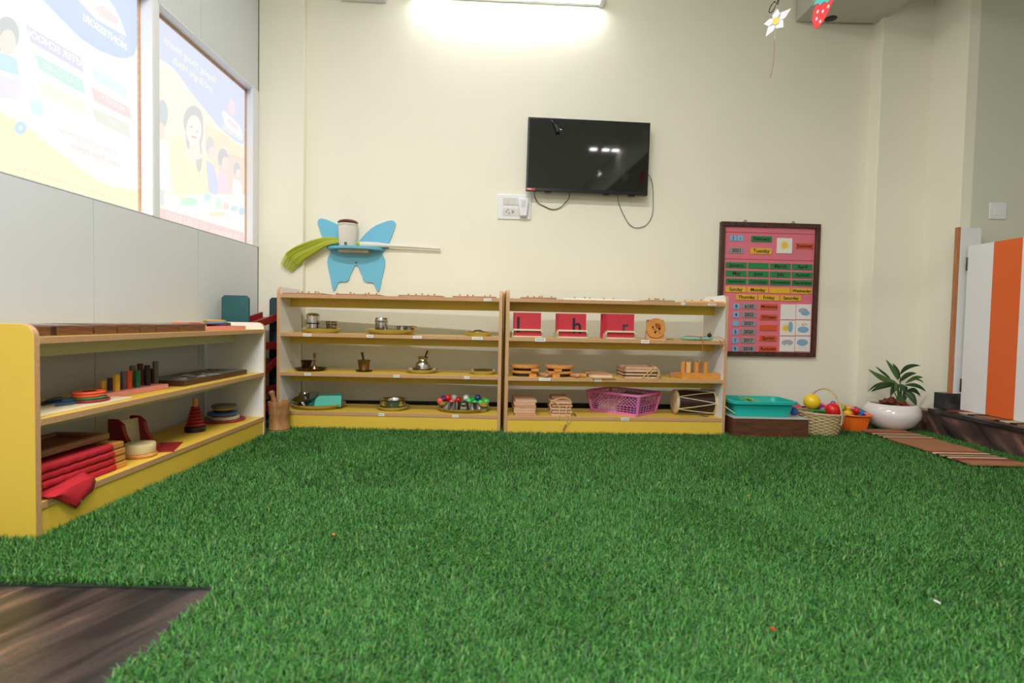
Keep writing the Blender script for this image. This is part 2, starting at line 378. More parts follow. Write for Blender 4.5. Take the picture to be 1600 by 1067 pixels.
for (cx, cy, rx, ry, c) in ((295, 315, 13, 7, (206, 248, 220)), (284, 300, 8, 12, (250, 252, 210)), (324, 308, 6, 6, (208, 238, 250)), (341, 318, 5, 8, (216, 250, 230)), (353, 322, 5, 6, (252, 222, 214)), (366, 326, 6, 5, (204, 232, 250)), (378, 330, 5, 6, (196, 222, 246)), (340, 335, 14, 4, (255, 238, 205))):
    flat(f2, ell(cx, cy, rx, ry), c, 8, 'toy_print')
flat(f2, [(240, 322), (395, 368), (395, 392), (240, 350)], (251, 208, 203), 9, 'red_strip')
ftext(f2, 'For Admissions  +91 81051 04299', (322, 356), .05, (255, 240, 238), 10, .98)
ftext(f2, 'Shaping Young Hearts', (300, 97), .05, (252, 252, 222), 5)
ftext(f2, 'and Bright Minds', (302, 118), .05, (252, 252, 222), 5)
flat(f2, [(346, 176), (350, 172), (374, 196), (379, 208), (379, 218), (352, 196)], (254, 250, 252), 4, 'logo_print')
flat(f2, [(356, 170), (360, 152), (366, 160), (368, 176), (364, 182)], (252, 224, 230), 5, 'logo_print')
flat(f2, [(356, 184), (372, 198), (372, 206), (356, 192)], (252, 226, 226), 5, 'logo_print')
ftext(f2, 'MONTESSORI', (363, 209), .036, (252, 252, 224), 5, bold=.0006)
# film 1 (near)
flat(f1, [(-60, -320), (20, -60), (67, 0), (98, 32), (126, 60), (155, 79), (183, 90), (197, 91.5), (209, 87), (222, 76), (222, -330)], (212, 226, 253), 2, 'blue_swoosh')
flat(f1, [(-80, 168), (0, 173), (20, 186), (53, 207), (80, 228), (116, 257), (146, 278), (169, 290), (222, 300), (222, 345), (-80, 260)], (247, 251, 214), 2, 'yellow_swoosh')
flat(f1, [(40, 38), (126, 90), (131, 114), (48, 65)], (230, 226, 251), 3, 'banner_print'); ftext(f1, 'AFTER SCHOOL', (88, 77), .034, (254, 253, 255), 4, bold=.001)
flat(f1, [(54, 84), (129, 125), (133, 148), (62, 108)], (212, 252, 238), 3, 'banner_print'); ftext(f1, 'DAY CARE', (96, 117), .034, (250, 254, 240), 4)
flat(f1, [(58, 124), (134, 160), (136, 182), (66, 148)], (255, 253, 236), 3, 'banner_print')
flat(f1, [(141, 103), (197, 137), (200, 154), (146, 124)], (234, 247, 255), 3, 'banner_print')
flat(f1, [(143, 136), (201, 168), (206, 187), (147, 157)], (255, 226, 227), 3, 'banner_print'); ftext(f1, 'NURSERY', (176, 162), .03, (255, 250, 250), 4)
flat(f1, [(143, 168), (201, 194), (205, 217), (150, 189)], (238, 241, 230), 3, 'banner_print'); ftext(f1, 'LKG', (176, 193), .032, (253, 253, 248), 4)
flat(f1, [(122, 0), (150, -30), (178, 10), (188, 30), (198, 58), (150, 30)], (253, 252, 255), 3, 'logo_print')
flat(f1, [(150, 12), (160, 8), (186, 30), (184, 40), (156, 24)], (254, 232, 234), 4, 'logo_print')
ftext(f1, 'the', (190, 58), .02, (252, 252, 230), 4); ftext(f1, 'MONTESSORI', (165, 52), .038, (253, 253, 236), 4, bold=.0014)
ftext(f1, 'A safe world of growing', (140, 222), .03, (254, 226, 232), 4, .95); ftext(f1, 'Learn, Share, Explore', (150, 243), .03, (253, 214, 222), 4, .95)
ftext(f1, 'Trained Teachers  CCTV Surveillance  Play Area', (116, 290), .026, (253, 226, 208), 4, .95)
flat(f1, ell(32, 200, 9, 10), (206, 236, 252), 4, 'balloon_print'); flat(f1, ell(32, 200, 3.5, 4), (240, 250, 230), 5, 'balloon_print')
flat(f1, ell(58, 168, 10, 14, rot=-.5), (228, 250, 254), 3, 'balloon_print')
flat(f1, ell(10, 54, 20, 28), (214, 220, 218), 3, 'hair_print'); flat(f1, ell(12, 66, 13, 20), (254, 240, 232), 4, 'face_print')
flat(f1, [(-20, 78), (8, 84), (26, 92), (30, 118), (-20, 104)], (214, 242, 246), 5, 'shirt_print'); flat(f1, [(-20, 110), (34, 128), (24, 156), (-20, 150)], (244, 240, 252), 5, 'table_print')

# ================================================================ wall tube light, boxes
tl = wall_pt(795, 4, .0); TR = WA
t = thing('tube_light', 'long white glowing tube light fixed high on the back wall', 'light', (tl.x, tl.y, tl.z), TR)
MB().box(-.585, .585, -.03, 0, .0, .045).build('batten', ALU, t, bevel=.004)
MB().tube([(-.56, -.055, .018), (.56, -.055, .018)], .014, 16).build('tube', emit('lit_tube', (252, 253, 252), 60), t)
for s in (-1, 1): MB().box(s * .572 - .014, s * .572 + .014, -.072, -.0, -.006, .046).build('end_cap', ALU, t, bevel=.003)
p = wall_pt(569, -4, 0)
t = thing('junction_box', 'white plastic box at the top of the back wall, left of the tube light', 'box', (p.x, p.y, p.z), WA)
MB().box(-.135, .135, -.07, 0, -.03, .14).build('cover', ALU, t, bevel=.008); MB().box(-.128, .128, -.073, -.07, .015, .125).build('front_plate', WHT, t)
# small ceiling lights behind the camera (they show in the screen's reflection)
for i, (x, y) in enumerate(((1.41, -.5), (1.575, -.5), (1.705, -.5))):
    t = thing('ceiling_light', 'small square ceiling light, %s of the row of three behind the camera' % ('left', 'middle', 'right')[i], 'light', (x, y, CEIL), group='small square ceiling lights')
    MB().box(-.052, .052, -.04, .04, -.012, 0).build('frame', ALU, t); MB().box(-.044, .044, -.03, .03, -.014, -.0121).build('diffuser', emit('lit_diffuser', (255, 252, 248), 45), t)
for i, (x, y) in enumerate(((-.35, .9), (-.2, -1.5), (2.35, -1.5))):
    t = thing('added_ceiling_batten', 'added white ceiling batten, %s' % ('nearest the back wall', 'behind the camera on the left', 'behind the camera on the right')[i], 'light', (x, y, CEIL), group='added ceiling battens')  # fixtures added to go with the fill lamps, unlit themselves
    MB().box(-.62, .62, -.03, .03, -.035, 0).build('batten', ALU, t)
# ================================================================ shelf units
ZP = (.079, .290, .503, .712); TH = .019
class Unit: pass
def shelf_unit(label, loc, rz, L, zs, H, rail, D=.295, top_white=False, side=(0, 0)):
    u = Unit(); t = thing('shelf_unit', label, 'shelf', (loc[0], loc[1], 0), rz); u.t = t; u.rz = rz; u.o = Vector((loc[0], loc[1], 0)); u.L = L; u.zs = zs; u.D = D
    R = .035
    prof = [(0, 0), (0, H - R)] + [(R - R * math.cos(a), H - R + R * math.sin(a)) for a in (.4, .8, 1.2)] + [(R, H), (D - .02, H), (D, H - .02), (D, 0)]
    for i, x in enumerate((0, L - .018)):
        # faces: inner white, outer yellow, rim tan
        MB().prism(prof, x, x + .018, 'yz', 0, mia=(1 if i == 0 else 2), mib=(2 if i == 0 else 1)).build('end_panel', [TAN, side[i], WHT], t, bevel=.001)
    for z in zs:
        MB().box(.018, L - .018, .0, D, z, z + TH, [0, 0, 1, 0, 0, 0]).build('shelf_board', [YEL, TAN], t, bevel=.0008)
    for z in zs[1:]:
        hh = .047 if z == zs[-1] else .043
        MB().box(.018, L - .018, .14, .155, z - hh, z).build('rail', rail, t)
    MB().box(.018, L - .018, .003, .018, 0, zs[0]).build('kickboard', YEL, t)
    return u
def loc_on(u, px, v, z):
    """point of the unit at depth v and height z whose picture column is px"""
    c, s = math.cos(u.rz), math.sin(u.rz); a, b = -.3, u.L + .3
    def P(q): return Vector((u.o.x + q * c - v * s, u.o.y + q * s + v * c, z))
    lo = proj(P(a))[0]; hi = proj(P(b))[0]
    for _ in range(40):
        m = (a + b) / 2
        if (proj(P(m))[0] < px) == (lo < hi): a = m
        else: b = m
    return P((a + b) / 2)
LU = 1.217
u1 = shelf_unit('long yellow and white shelf unit against the back wall holding steel vessels', (at_y(432.2, 560, 2.972).x, 2.972), -.004, LU, ZP, .770, YEL, side=(YEL, YEL))
rz2 = math.radians(3.4)
u2 = shelf_unit('long yellow and white shelf unit holding letter cards, drum and pink basket', (at_y(789.5, 560, 2.94).x, 2.94), rz2, LU, ZP, .775, YEL, side=(YEL, YEL))
ZL = (.080, .305, .524)
u3 = shelf_unit('low yellow shelf unit along the left wall, nearest the camera', (-1.252, 1.44), PI / 2, 1.355, ZL, .577, PALE, D=.29, side=(YEL, YEL))
Z1 = [z + TH for z in ZP]; Z3 = [z + TH for z in ZL]
def shelf_label(u, px, zi, w=.04, h=.014, lines=1):
    z = u.zs[zi]; p = loc_on(u, px, 0, z)
    q = (p - u.o); c, s = math.cos(u.rz), math.sin(u.rz); lx = q.x * c + q.y * s
    zz = z + TH / 2 if zi else z + TH / 2
    o = MB().box(lx - w / 2, lx + w / 2, -.0012, -.0002, zz - h / 2, zz + h / 2).build('shelf_label', PAPER, u.t)
    for k in range(lines):
        o2 = MB()
        x = lx - w * .4
        zc = zz + (k - (lines - 1) / 2) * -.006
        while x < lx + w * .38:
            ww = random.uniform(.002, .0045); o2.box(x, x + ww, -.0015, -.0012, zc - .0016, zc + .0016); x += ww + .001
        o2.build('lettering', INKG, o)
for px, zi, w_ in ((762, 3, .04), (480, 2, .045), (578, 2, .037), (652, 2, .048), (745.6, 2, .058), (480.6, 1, .034), (619.5, 1, .033), (729.5, 1, .03), (596, 0, .03), (711.5, 0, .033)): shelf_label(u1, px, zi, w_)
for px, zi, w_, h_, n in ((1067, 3, .022, .013, 1), (1112.6, 3, .046, .01, 1), (844.3, 2, .055, .019, 2), (1008, 2, .044, .018, 1), (851, 1, .06, .014, 1), (934.4, 1, .038, .014, 1), (976.5, 0, .044, .016, 2)): shelf_label(u2, px, zi, w_, h_, n)

def put(u, name, label, cat, px, v, zi, group=None, rz=0, dz=0):
    z = (Z3 if u is u3 else Z1)[zi] + dz + .0004
    p = loc_on(u, px, v, z)
    return thing(name, label, cat, p, u.rz + rz, group)
def plate(r, h=.018, rim=.78): return [(0, 0), (r * rim, 0), (r * .9, h * .55), (r, h), (r, h + .0015), (r * .985, h + .0015), (r * .88, h * .55 + .0015), (r * rim, .002), (0, .002)]
def cup(r0, r1, h, lip=.003, w=.0015): return [(0, 0), (r0, 0), (r1, h - lip), (r1 + lip, h), (r1 + lip - w, h), (r1 - w, h - lip), (r0 - w, w), (0, w)]
S = 285.0  # px per metre at the fronts of the back units
# ---- puzzle boards with knobs on top
def board(u, px, v, w_, d, lab, seed, m=WOODB, knobs=5, rz=0, zi=3, big=True):
    t = put(u, 'puzzle_board', lab, 'puzzle', px, v, zi, 'knobbed puzzle boards on top of the back shelves', rz=rz)
    MB().box(-w_ / 2, w_ / 2, -d / 2, d / 2, 0, .008).build('board', m, t, bevel=.001)
    r = random.Random(seed)
    for k in range(knobs):
        x = -w_ * .4 + w_ * .8 * (k + r.uniform(.1, .9)) / knobs; y = r.uniform(-.3, .3) * d
        MB().lathe([(0, .008), (.003, .008), (.003, .013), (.0055, .016), (.005, .02), (0, .0215)], 10, (x, y, 0)).build('knob', WOODO, t)
board(u1, 483, .11, .22, .18, 'brown knobbed puzzle board at the left end of the steel-vessel shelf top', 1, rz=-.06)
board(u1, 566, .12, .235, .2, 'brown knobbed puzzle board above the butterfly-side half of the shelf', 2)
board(u1, 661, .12, .235, .2, 'brown knobbed puzzle board second from the right on the left back shelf', 3)
board(u1, 743, .12, .235, .2, 'brown knobbed puzzle board at the right end of the left back shelf', 4)
tag(MB().lathe([(0, 0), (.008, 0), (.009, .004), (.004, .008), (.006, .012), (0, .014)], 12).build('loose_knob', WOODO, None, loc=loc_on(u1, 527, .05, Z1[3] + .0004)), 'loose orange wooden knob between two puzzle boards on the shelf top', 'knob')
board(u2, 841, .1, .195, .18, 'pale wooden knobbed puzzle board under the screen on the shelf top', 5, rz=-.1)
board(u2, 929, .14, .38, .2, 'wide white puzzle board with small pieces on the right back shelf top', 6, m=WHT, knobs=5, rz=0)
board(u2, 1025, .09, .155, .15, 'short grey puzzle board with knobs on the right back shelf top', 7, m=mat('grey_ply', (150, 138, 118), .6), rz=.08)
board(u2, 1095, .11, .2, .19, 'orange wooden knobbed puzzle board at the right end of the shelf tops', 8, m=WOODL)
# ---- unit 1, second shelf: trays and vessels
def tray(px, v, zi, r, lab, h=.018, m=STEEL, sy=.8, u=None, grp='steel trays on the shelves'):
    u = u or u1; t = put(u, 'round_tray', lab, 'tray', px, v, zi, grp)
    MB().lathe(plate(r, h), 40, sy=min(1, .135 / r)).build('dish', m, t)
    return t, .0025
tray(503, .13, 2, .108, 'round steel tray under the coffee filter and tumbler', h=.024)
tray(612, .13, 2, .15, 'wide round steel tray under the steel canister and low bowl', h=.026)
tray(748, .13, 2, .082, 'small steel tray with a lid, right end of the second shelf', h=.022)
def vessel(u, name, lab, cat, px, v, zi, parts, dz=.0026, rz=0, grp=None):
    t = put(u, name, lab, cat, px, v, zi, grp, rz=rz, dz=dz)
    for nm, prof, m in parts: MB().lathe(prof, 32).build(nm, m, t)
    return t
t = vessel(u1, 'coffee_filter', 'tall shiny steel coffee filter with domed lid on a tray', 'vessel', 489, .12, 2,
  [('body', [(0, 0), (.034, 0), (.034, .055), (.0355, .056), (.0355, .093), (0, .093)], STEEL), ('lid', [(.037, .091), (.038, .098), (.03, .105), (0, .109)], STEEL)])
MB().lathe([(.0345, .046), (.0368, .046), (.0368, .052), (.0345, .052)], 32).build('band', BLACK, t)
t = vessel(u1, 'tumbler', 'short flared steel tumbler beside the tall coffee filter', 'vessel', 518, .13, 2, [('body', cup(.025, .032, .064, .005), STEEL)])
MB().lathe([(.029, .042), (.0325, .043), (.0325, .047), (.029, .048)], 32).build('band', BLACK, t)
t = vessel(u1, 'canister', 'round steel canister with grooved lid on the wide tray', 'vessel', 596, .13, 2, [('body', [(0, 0), (.034, 0), (.035, .004), (.035, .064), (0, .064)], STEEL), ('lid', [(.036, .063), (.037, .066), (.037, .082), (.034, .088), (0, .088)], STEEL)])
t = vessel(u1, 'steel_bowl', 'low steel bowl beside the canister on the wide tray', 'bowl', 635, .12, 2, [('body', cup(.048, .056, .046, .002), STEEL)])
t = vessel(u1, 'tray_lid', 'small shiny steel lid lying on the small tray', 'lid', 747, .13, 2, [('body', [(0, 0), (.036, 0), (.04, .022), (.042, .024), (.03, .032), (.008, .036), (0, .036)], STEEL)])
# ---- third shelf
tray(485.5, .13, 1, .087, 'dark bronze plate under the brass cup and bell', h=.012, m=BRONZE)
vessel(u1, 'brass_cup', 'old flared brass cup beside a brass bell', 'cup', 479, .12, 1, [('body', [(0, 0), (.026, 0), (.026, .004), (.022, .008), (.026, .042), (.034, .054), (.032, .054), (.024, .042), (.02, .01), (0, .01)], BRONZE)])
vessel(u1, 'hand_bell', 'slim brass hand bell standing next to the brass cup', 'bell', 491.5, .13, 1, [('bell', [(0, 0), (.019, 0), (.021, .004), (.014, .02), (.008, .028), (0, .03)], BRASS), ('handle', [(0, .029), (.005, .03), (.004, .05), (.007, .058), (.004, .066), (.006, .076), (.009, .086), (.005, .095), (0, .098)], BRASS)])
tray(568.5, .13, 1, .048, 'small dark saucer under the brass mortar', h=.006, m=BRONZE)
t = vessel(u1, 'brass_mortar', 'small brass mortar with a leaning pestle on a dark saucer', 'mortar', 568.5, .13, 1, [('bowl', [(0, 0), (.027, 0), (.029, .005), (.028, .01), (.033, .055), (.037, .058), (.037, .062), (.033, .062), (.028, .05), (.022, .012), (0, .01)], BRASS)])
MB().tube([(.008, 0, .014), (-.004, 0, .07), (-.012, 0, .105)], [.009, .006, .008], 10).build('pestle', BRONZE, t)
tray(659.5, .13, 1, .092, 'steel plate under the round-bellied steel water pot', h=.02)
t = vessel(u1, 'water_pot', 'round-bellied steel water pot with flared neck and a spoon in it', 'pot', 660.5, .13, 1,
  [('pot_body', [(0, 0), (.034, 0), (.042, .01), (.043, .04), (.038, .055), (.028, .064), (.025, .073), (.036, .086), (.034, .087), (.023, .073), (.026, .063), (.036, .054), (.041, .04), (.04, .011), (0, .002)], STEEL)])
MB().tube([(.0, 0, .02), (.012, 0, .085), (.026, 0, .122)], [.004, .004, .006], 8).build('spoon', BRONZE, t)
tray(754.5, .13, 1, .081, 'empty shiny steel plate at the right end of the third shelf', h=.02)
# ---- bottom shelf
tray(497.5, .14, 0, .153, 'large oval steel plate under the tilted bowls and teal block', h=.026)
t = put(u1, 'steel_bowl', 'large steel bowl tilted on the big plate beside the teal block', 'bowl', 479, .12, 0, dz=.006)
MB().lathe(cup(.04, .076, .044, .003), 36, T=rotT((0, .01, .012), (.25, -.25, 0))).build('body', STEEL, t)
t = put(u1, 'steel_bowl', 'small steel bowl set inside the tilted larger bowl', 'bowl', 475, .12, 0, dz=.05)
MB().lathe(cup(.024, .03, .034, .002), 32, T=rotT((0, .01, -.0), (.1, -.06, 0))).build('body', STEEL, t)
t = put(u1, 'foam_block', 'teal foam block leaning on the large steel plate', 'sponge', 514, .12, 0, dz=.012, rz=.28)
MB().prism([(-.078, 0), (.066, 0), (.07, .058), (.062, .064), (-.05, .06), (-.07, .045)], -.05, .06, 'xz').build('block', mat('teal_foam', (96, 196, 176), .9, bump=.4, bscale=300), t, bevel=.003)
t = put(u1, 'sponge', 'small torn dark teal sponge next to the teal foam block', 'sponge', 489, .07, 0, dz=.02)
MB().prism([(-.03, 0), (-.012, .018), (0, .012), (.006, .03), (.022, .034), (.024, .006), (.01, -.004)], -.012, .014, 'xz').build('sponge_piece', mat('dark_teal_foam', (28, 98, 84), .9, bump=.4, bscale=300), t, bevel=.002)
tray(614, .13, 0, .093, 'deep steel plate under the wide dark pan', h=.02)
t = put(u1, 'steel_pan', 'wide straight-sided steel pan standing on a plate', 'pan', 614.5, .13, 0, dz=.0026)
MB().lathe([(0, 0), (.068, 0), (.074, .006), (.075, .05), (.08, .056), (.078, .057), (.073, .05), (.072, .008), (0, .003)], 40).build('body', STEEL, t)
tray(724, .14, 0, .15, 'large steel plate under the two bowls of coloured balls', h=.022)
BC = {'red': (214, 30, 26), 'pink': (238, 92, 84), 'white': (226, 226, 224), 'green': (60, 206, 92), 'lime': (150, 196, 60), 'navy': (40, 60, 128), 'violet': (92, 66, 140), 'blue': (44, 96, 172), 'orange': (240, 120, 30), 'yellow': (236, 196, 30), 'purple': (130, 84, 176)}
def ballm(c): return mat(c + '_ball_plastic', BC[c], .3)
t2 = put(u1, 'steel_bowl', 'left steel bowl filled with red and pink balls', 'bowl', 703.5, .12, 0, dz=.0026)
MB().lathe(cup(.056, .07, .058, .004), 36).build('body', STEEL, t2)
t3 = put(u1, 'steel_bowl', 'right steel bowl filled with green balls', 'bowl', 745, .12, 0, dz=.0026)
MB().lathe(cup(.056, .07, .058, .004), 36).build('body', STEEL, t3)
def ball(px, v, z, r, col, lab, u=u1, grp=None):
    p = loc_on(u, px, v, z)
    return tag(MB().sphere(r, n=20, m=14).build('ball', ballm(col), None, loc=p), lab, 'ball', grp)
zb = Z1[0]
for (px, v, z, c, lab) in ((700, .085, .071, 'red', 'bright red ball on top of the left bowl'), (693.5, .115, .062, 'violet', 'dark violet ball behind the red ball in the left bowl'), (709.5, .115, .058, 'white', 'white ball between red balls in the left bowl'),
    (687.5, .09, .042, 'pink', 'pink ball at the left rim of the left bowl'), (706, .075, .036, 'pink', 'pink ball below the white ball in the left bowl'), (697, .15, .04, 'orange', 'orange ball at the back of the left bowl'), (716, .11, .048, 'red', 'red ball at the right rim of the left bowl'), (702, .14, .018, 'pink', 'pink ball at the bottom of the left bowl'),
    (728.3, .1, .072, 'white', 'white ball on top at the left of the right bowl'), (733, .1, .043, 'green', 'green ball under the white ball in the right bowl'), (739, .13, .048, 'green', 'green ball behind the others in the right bowl'),
    (746.7, .095, .073, 'navy', 'navy blue ball on top of the green balls'), (742, .072, .036, 'green', 'green ball at the front left of the right bowl'), (751, .074, .038, 'green', 'green ball at the front right of the right bowl'), (757, .13, .046, 'lime', 'yellow-green ball at the back right of the right bowl'), (759.5, .1, .042, 'green', 'green ball at the right rim of the right bowl'), (748, .135, .024, 'green', 'green ball at the bottom of the right bowl')):
    ball(px, v, zb + z + (.016 if z < .06 else .007), .0175, c, lab)
# ================================================================ unit 2
def letter_box(px0, px1, v, letter, lab, cards):
    t = put(u2, 'letter_card_box', lab, 'card box', (px0 + px1) / 2, v, 2, 'boxes of letter cards')
    W = (px1 - px0) / 290; h = .046; e = .0105
    b = MB().box(-W / 2, W / 2, 0, .14, 0, .004)
    b.box(-W / 2, -W / 2 + e, 0, .14, .004, .03).box(W / 2 - e, W / 2, 0, .14, .004, .03).box(-W / 2, W / 2, .134, .14, .004, .03)
    b.box(-W / 2, W / 2, 0, e, h - .0095, h).box(-W / 2, -W / 2 + e, 0, e, .004, h).box(W / 2 - e, W / 2, 0, e, .004, h).box(-W / 2, W / 2, 0, e, 0, .009)
    b.build('tray', CREAMP, t, bevel=.001)
    return t, W
for (a, b, v, le, lab, off, ch) in ((799.5, 849, .012, 'l', 'cream holder of red cards, front card with a black letter l', 0, .134), (869.5, 920, .012, 'h', 'cream holder of red cards, front card with a black letter h', -.004, .134), (945, 995.5, .012, 'r', 'cream holder of red cards, front card with a black letter r', -.01, .138)):
    t, W = letter_box(a, b, v, le, lab, 6)
    cw = W - .026
    for k in range(6):
        y = .014 + k * .011; dx = off * k * .45 - (.002 if k % 2 else 0)
        o = MB().box(-cw / 2 + dx, cw / 2 + dx, y, y + .005, .0045, ch).build('letter_card', RED, t)
        if k == 0:
            text(le, .115 if le != 'r' else .085, INK if le != 'r' else mat('grey_black_print', (56, 52, 66), .5), o, (-cw / 2 + .022 if le == 'l' else .024, y - .0003, .064 if le != 'r' else .067), bold=.0022)
# round picture toy in a stand
t = put(u2, 'round_picture_puzzle', 'round orange-brown wooden picture disc upright in a stand', 'puzzle', 1024.5, .06, 2)
MB().prism([(-.053, 0), (.053, 0), (.053, .012), (.05, .05), (-.05, .05), (-.053, .012)], .012, .03).build('stand', WOODP, t, bevel=.002)
MB().box(-.053, .053, -.03, .03, 0, .005).build('base', WOODL, t)
MB().prism([(-.05, .05), (.05, .05), (.048, .11), (-.048, .11)], .018, .026).build('back_board', WOODB, t, bevel=.003)
TT = rotT((0, .01, .064), (PI / 2, 0, 0))
d_ = MB().lathe([(0, 0), (.055, 0), (.055, .008), (0, .008)], 40, T=TT).build('disc', WOODO, t, bevel=.001)
zz = MB()
zz.prism(ell(.012, .012, .017, .013, 16, -.4), .008, .0105, 'xy', T=TT); zz.prism(ell(.02, .0, .008, .006, 12, -.8), .008, .0105, 'xy', T=TT); zz.prism(ell(.002, .022, .006, .004, 12), .008, .0105, 'xy', T=TT)
zz.build('picture_piece', mat('rust_brown_paint', (168, 84, 24), .4), t)
zz = MB()
for (x, y, r) in ((-.018, .006, .005), (-.004, -.022, .006), (.02, -.004, .006)): zz.prism(ell(x, y, r, r, 12), .008, .0108, 'xy', T=TT)
zz.tube([TT @ Vector(q) for q in ((-.02, .002, .009), (-.002, -.012, .009), (.026, -.024, .009))], .001, 5)
zz.build('picture_outline', INK, t)
t = put(u2, 'wooden_tongs', 'thin brown wooden stick lying beside the round picture disc', 'stick', 1047.5, .03, 2)
MB().tube([(-.024, 0, .006), (.024, .01, .005)], [.005, .0035], 8).build('stick', WOODB, t)
# teal lacing board with cords
t = put(u2, 'lacing_board', 'pale teal oval lacing board with orange cords over the shelf edge', 'toy', 1088, .085, 2)
MB().lathe([(0, .004), (.08, .004), (.09, .008), (.092, .014), (.088, .018), (.0, .018)], 40, sy=.75).build('board', mat('pale_teal_paint', (128, 196, 190), .5), t)
og = mat('orange_cord', (196, 104, 84), .8)
MB().tube(smooth_path([(-.055, .01, .019), (-.02, -.02, .022), (-.005, -.07, .019), (-.004, -.093, .008), (-.002, -.093, -.03), (-.001, -.091, -.058)]), .0022, 6).build('cord', og, t)
MB().tube(smooth_path([(.04, .0, .021), (.07, -.03, .024), (.085, -.075, .015), (.098, -.093, 0), (.105, -.094, -.04), (.118, -.094, -.05), (.128, -.093, -.03), (.12, -.085, .01), (.095, -.05, .024)]), .0018, 6).build('cord', og, t)
MB().tube(smooth_path([(-.07, .01, .02), (-.03, .02, .023), (.01, -.01, .021), (.05, .01, .022)]), .0018, 6).build('cord', og, t)
t = put(u2, 'wooden_fruit', 'small black wooden ball with a stem on the teal board', 'toy', 1108.5, .06, 2, dz=.0182)
MB().sphere(.012, (0, 0, .012)).build('ball', DARK, t); MB().tube([(0, 0, .022), (.001, 0, .028), (.005, 0, .032)], .0016, 6).build('stem', DARK, t)
# third shelf: stacked drum toys
for i, (px, rr) in enumerate(((819.5, .0), (873.5, .05))):
    t = put(u2, 'hand_drum', ('stack of round wooden castanet drums at the left end of the third shelf', 'stack of round wooden castanet drums second from the left end')[i], 'instrument', px, .10, 1, 'stacks of round wooden drums', rz=rr)
    for k, (z, hh, r) in enumerate(((.0, .016, .066), (.016, .014, .079), (.03, .014, .062), (.044, .018, .08))):
        if k % 2: MB().lathe([(0, z), (r - .004, z), (r, z + .004), (r, z + hh - .004), (r - .004, z + hh), (0, z + hh)], 36, sy=.9).build('disc', WOODO, t)
        else:
            MB().lathe([(0, z), (r, z), (r, z + hh), (0, z + hh)], 36, sy=.9).build('dark_gap_core', DARK, t)  # black centre paints the shaded gap between the discs
            a = (.02 if i == 0 else -.05) + (.005 * k)
            MB().box(a, a + .04, -.073, -.03, z, z + hh).build('spacer', WOODO, t)
for i, (px, v, rz, lab) in enumerate(((848.5, .05, .5, 'dark wooden stick rattle between the two drum stacks'), (857, .03, -.5, 'pale wooden stick end in front of the second drum stack'), (898, .03, .4, 'pale wooden stick right of the drum stacks'), (907, .04, .75, 'orange wooden stick leaning toward the thin boards'))):
    t = put(u2, 'wooden_rattle', lab, 'toy', px, v, 1, 'small wooden rattles', rz=rz + PI / 2)
    MB().tube([(-.03, 0, .011), (-.027, 0, .011), (.05, 0, .011)], [.007, .011, .008], 12).build('handle', WOODP if i != 3 else WOODO, t)
    MB().sphere(.0105, (-.03, 0, .011), 12, 8).build('knob', WOODP if i else BRONZE, t)
# thin boards
t = put(u2, 'thin_board_stack', 'small stack of thin brown boards with string on the third shelf', 'frame', 934, .09, 1, rz=.0)
for k, (dx, dy, r, h) in enumerate(((.012, -.045, .04, 0), (.004, -.02, -.06, .0062), (0, .0, .1, .0124), (-.008, .03, -.1, .0186))):
    MB().box(-.062, .062, -.055, .055, h, h + .006, T=rotT((dx, dy, 0), (0, 0, r))).build('board', (WOODL, CREAMP, WOODP, WOODB)[k], t)
MB().tube(smooth_path([(-.09, -.01, .003), (-.075, -.06, .002), (-.05, -.07, .002), (-.085, -.05, .004), (-.06, -.03, .026), (.02, -.02, .027), (.07, -.05, .014), (.08, -.02, .003)]), .0014, 5).build('string', LACE, t)
t = put(u2, 'lacing_set', 'tidy stack of four lacing frames tied with a cream cord', 'frame', 995, .10, 1, rz=-.02)
for k in range(4):
    fr = MB(); z = .001 + k * .0172; w_, d_2 = .098, .085
    fr.box(-w_, w_, -d_2, -d_2 + .014, z, z + .01).box(-w_, w_, d_2 - .014, d_2, z, z + .01).box(-w_, -w_ + .014, -d_2, d_2, z, z + .01).box(w_ - .014, w_, -d_2, d_2, z, z + .01)
    fr.box(-w_ + .004, w_ - .004, -d_2 + .004, d_2 - .004, z + .01, z + .017, mi=1) if k < 3 else None; fr.build('frame', [WOODQ, DARK if k != 2 else WOODQ], t)  # black sheets between the frames stand in for shaded gaps
MB().tube(smooth_path([(.0, -.093, .003), (.03, -.094, .03), (.06, -.09, .06), (.075, -.07, .066), (.09, -.09, .055), (.1, -.095, .03), (.092, -.096, .006), (.07, -.098, .002), (.03, -.096, .004), (.06, -.096, .04), (.09, -.094, .045), (.085, -.1, .012), (.045, -.098, .003)]), .0022, 6).build('cord', LACE, t)
MB().tube([(.11, .02, .006), (.14, .0, .006)], .004, 8).build('cord_end', WOODB, t)
# knobbed cylinder block
t = put(u2, 'cylinder_block', 'orange wooden block holding six knobless wooden cylinders', 'toy', 1092, .06, 1)
MB().prism([(-.105, -.03), (.106, -.03), (.111, -.02), (.111, .04), (-.12, .04)], 0, .034, 'xy').build('block', WOODO, t, bevel=.002)
MB().box(-.15, .09, .0405, .052, .0, .03).build('back_strip', WOODB, t)
for k, (x, y, h, m) in enumerate(((-.09, .005, .095, WOODO), (-.066, -.014, .093, WOODL), (-.046, .016, .105, WOODB), (-.018, -.008, .093, WOODO), (.008, .016, .104, WOODB), (.034, -.008, .095, WOODO))):
    MB().cyl(.0145, .0342, h, (x, y), 24, b=.001).build('cylinder', m, t)
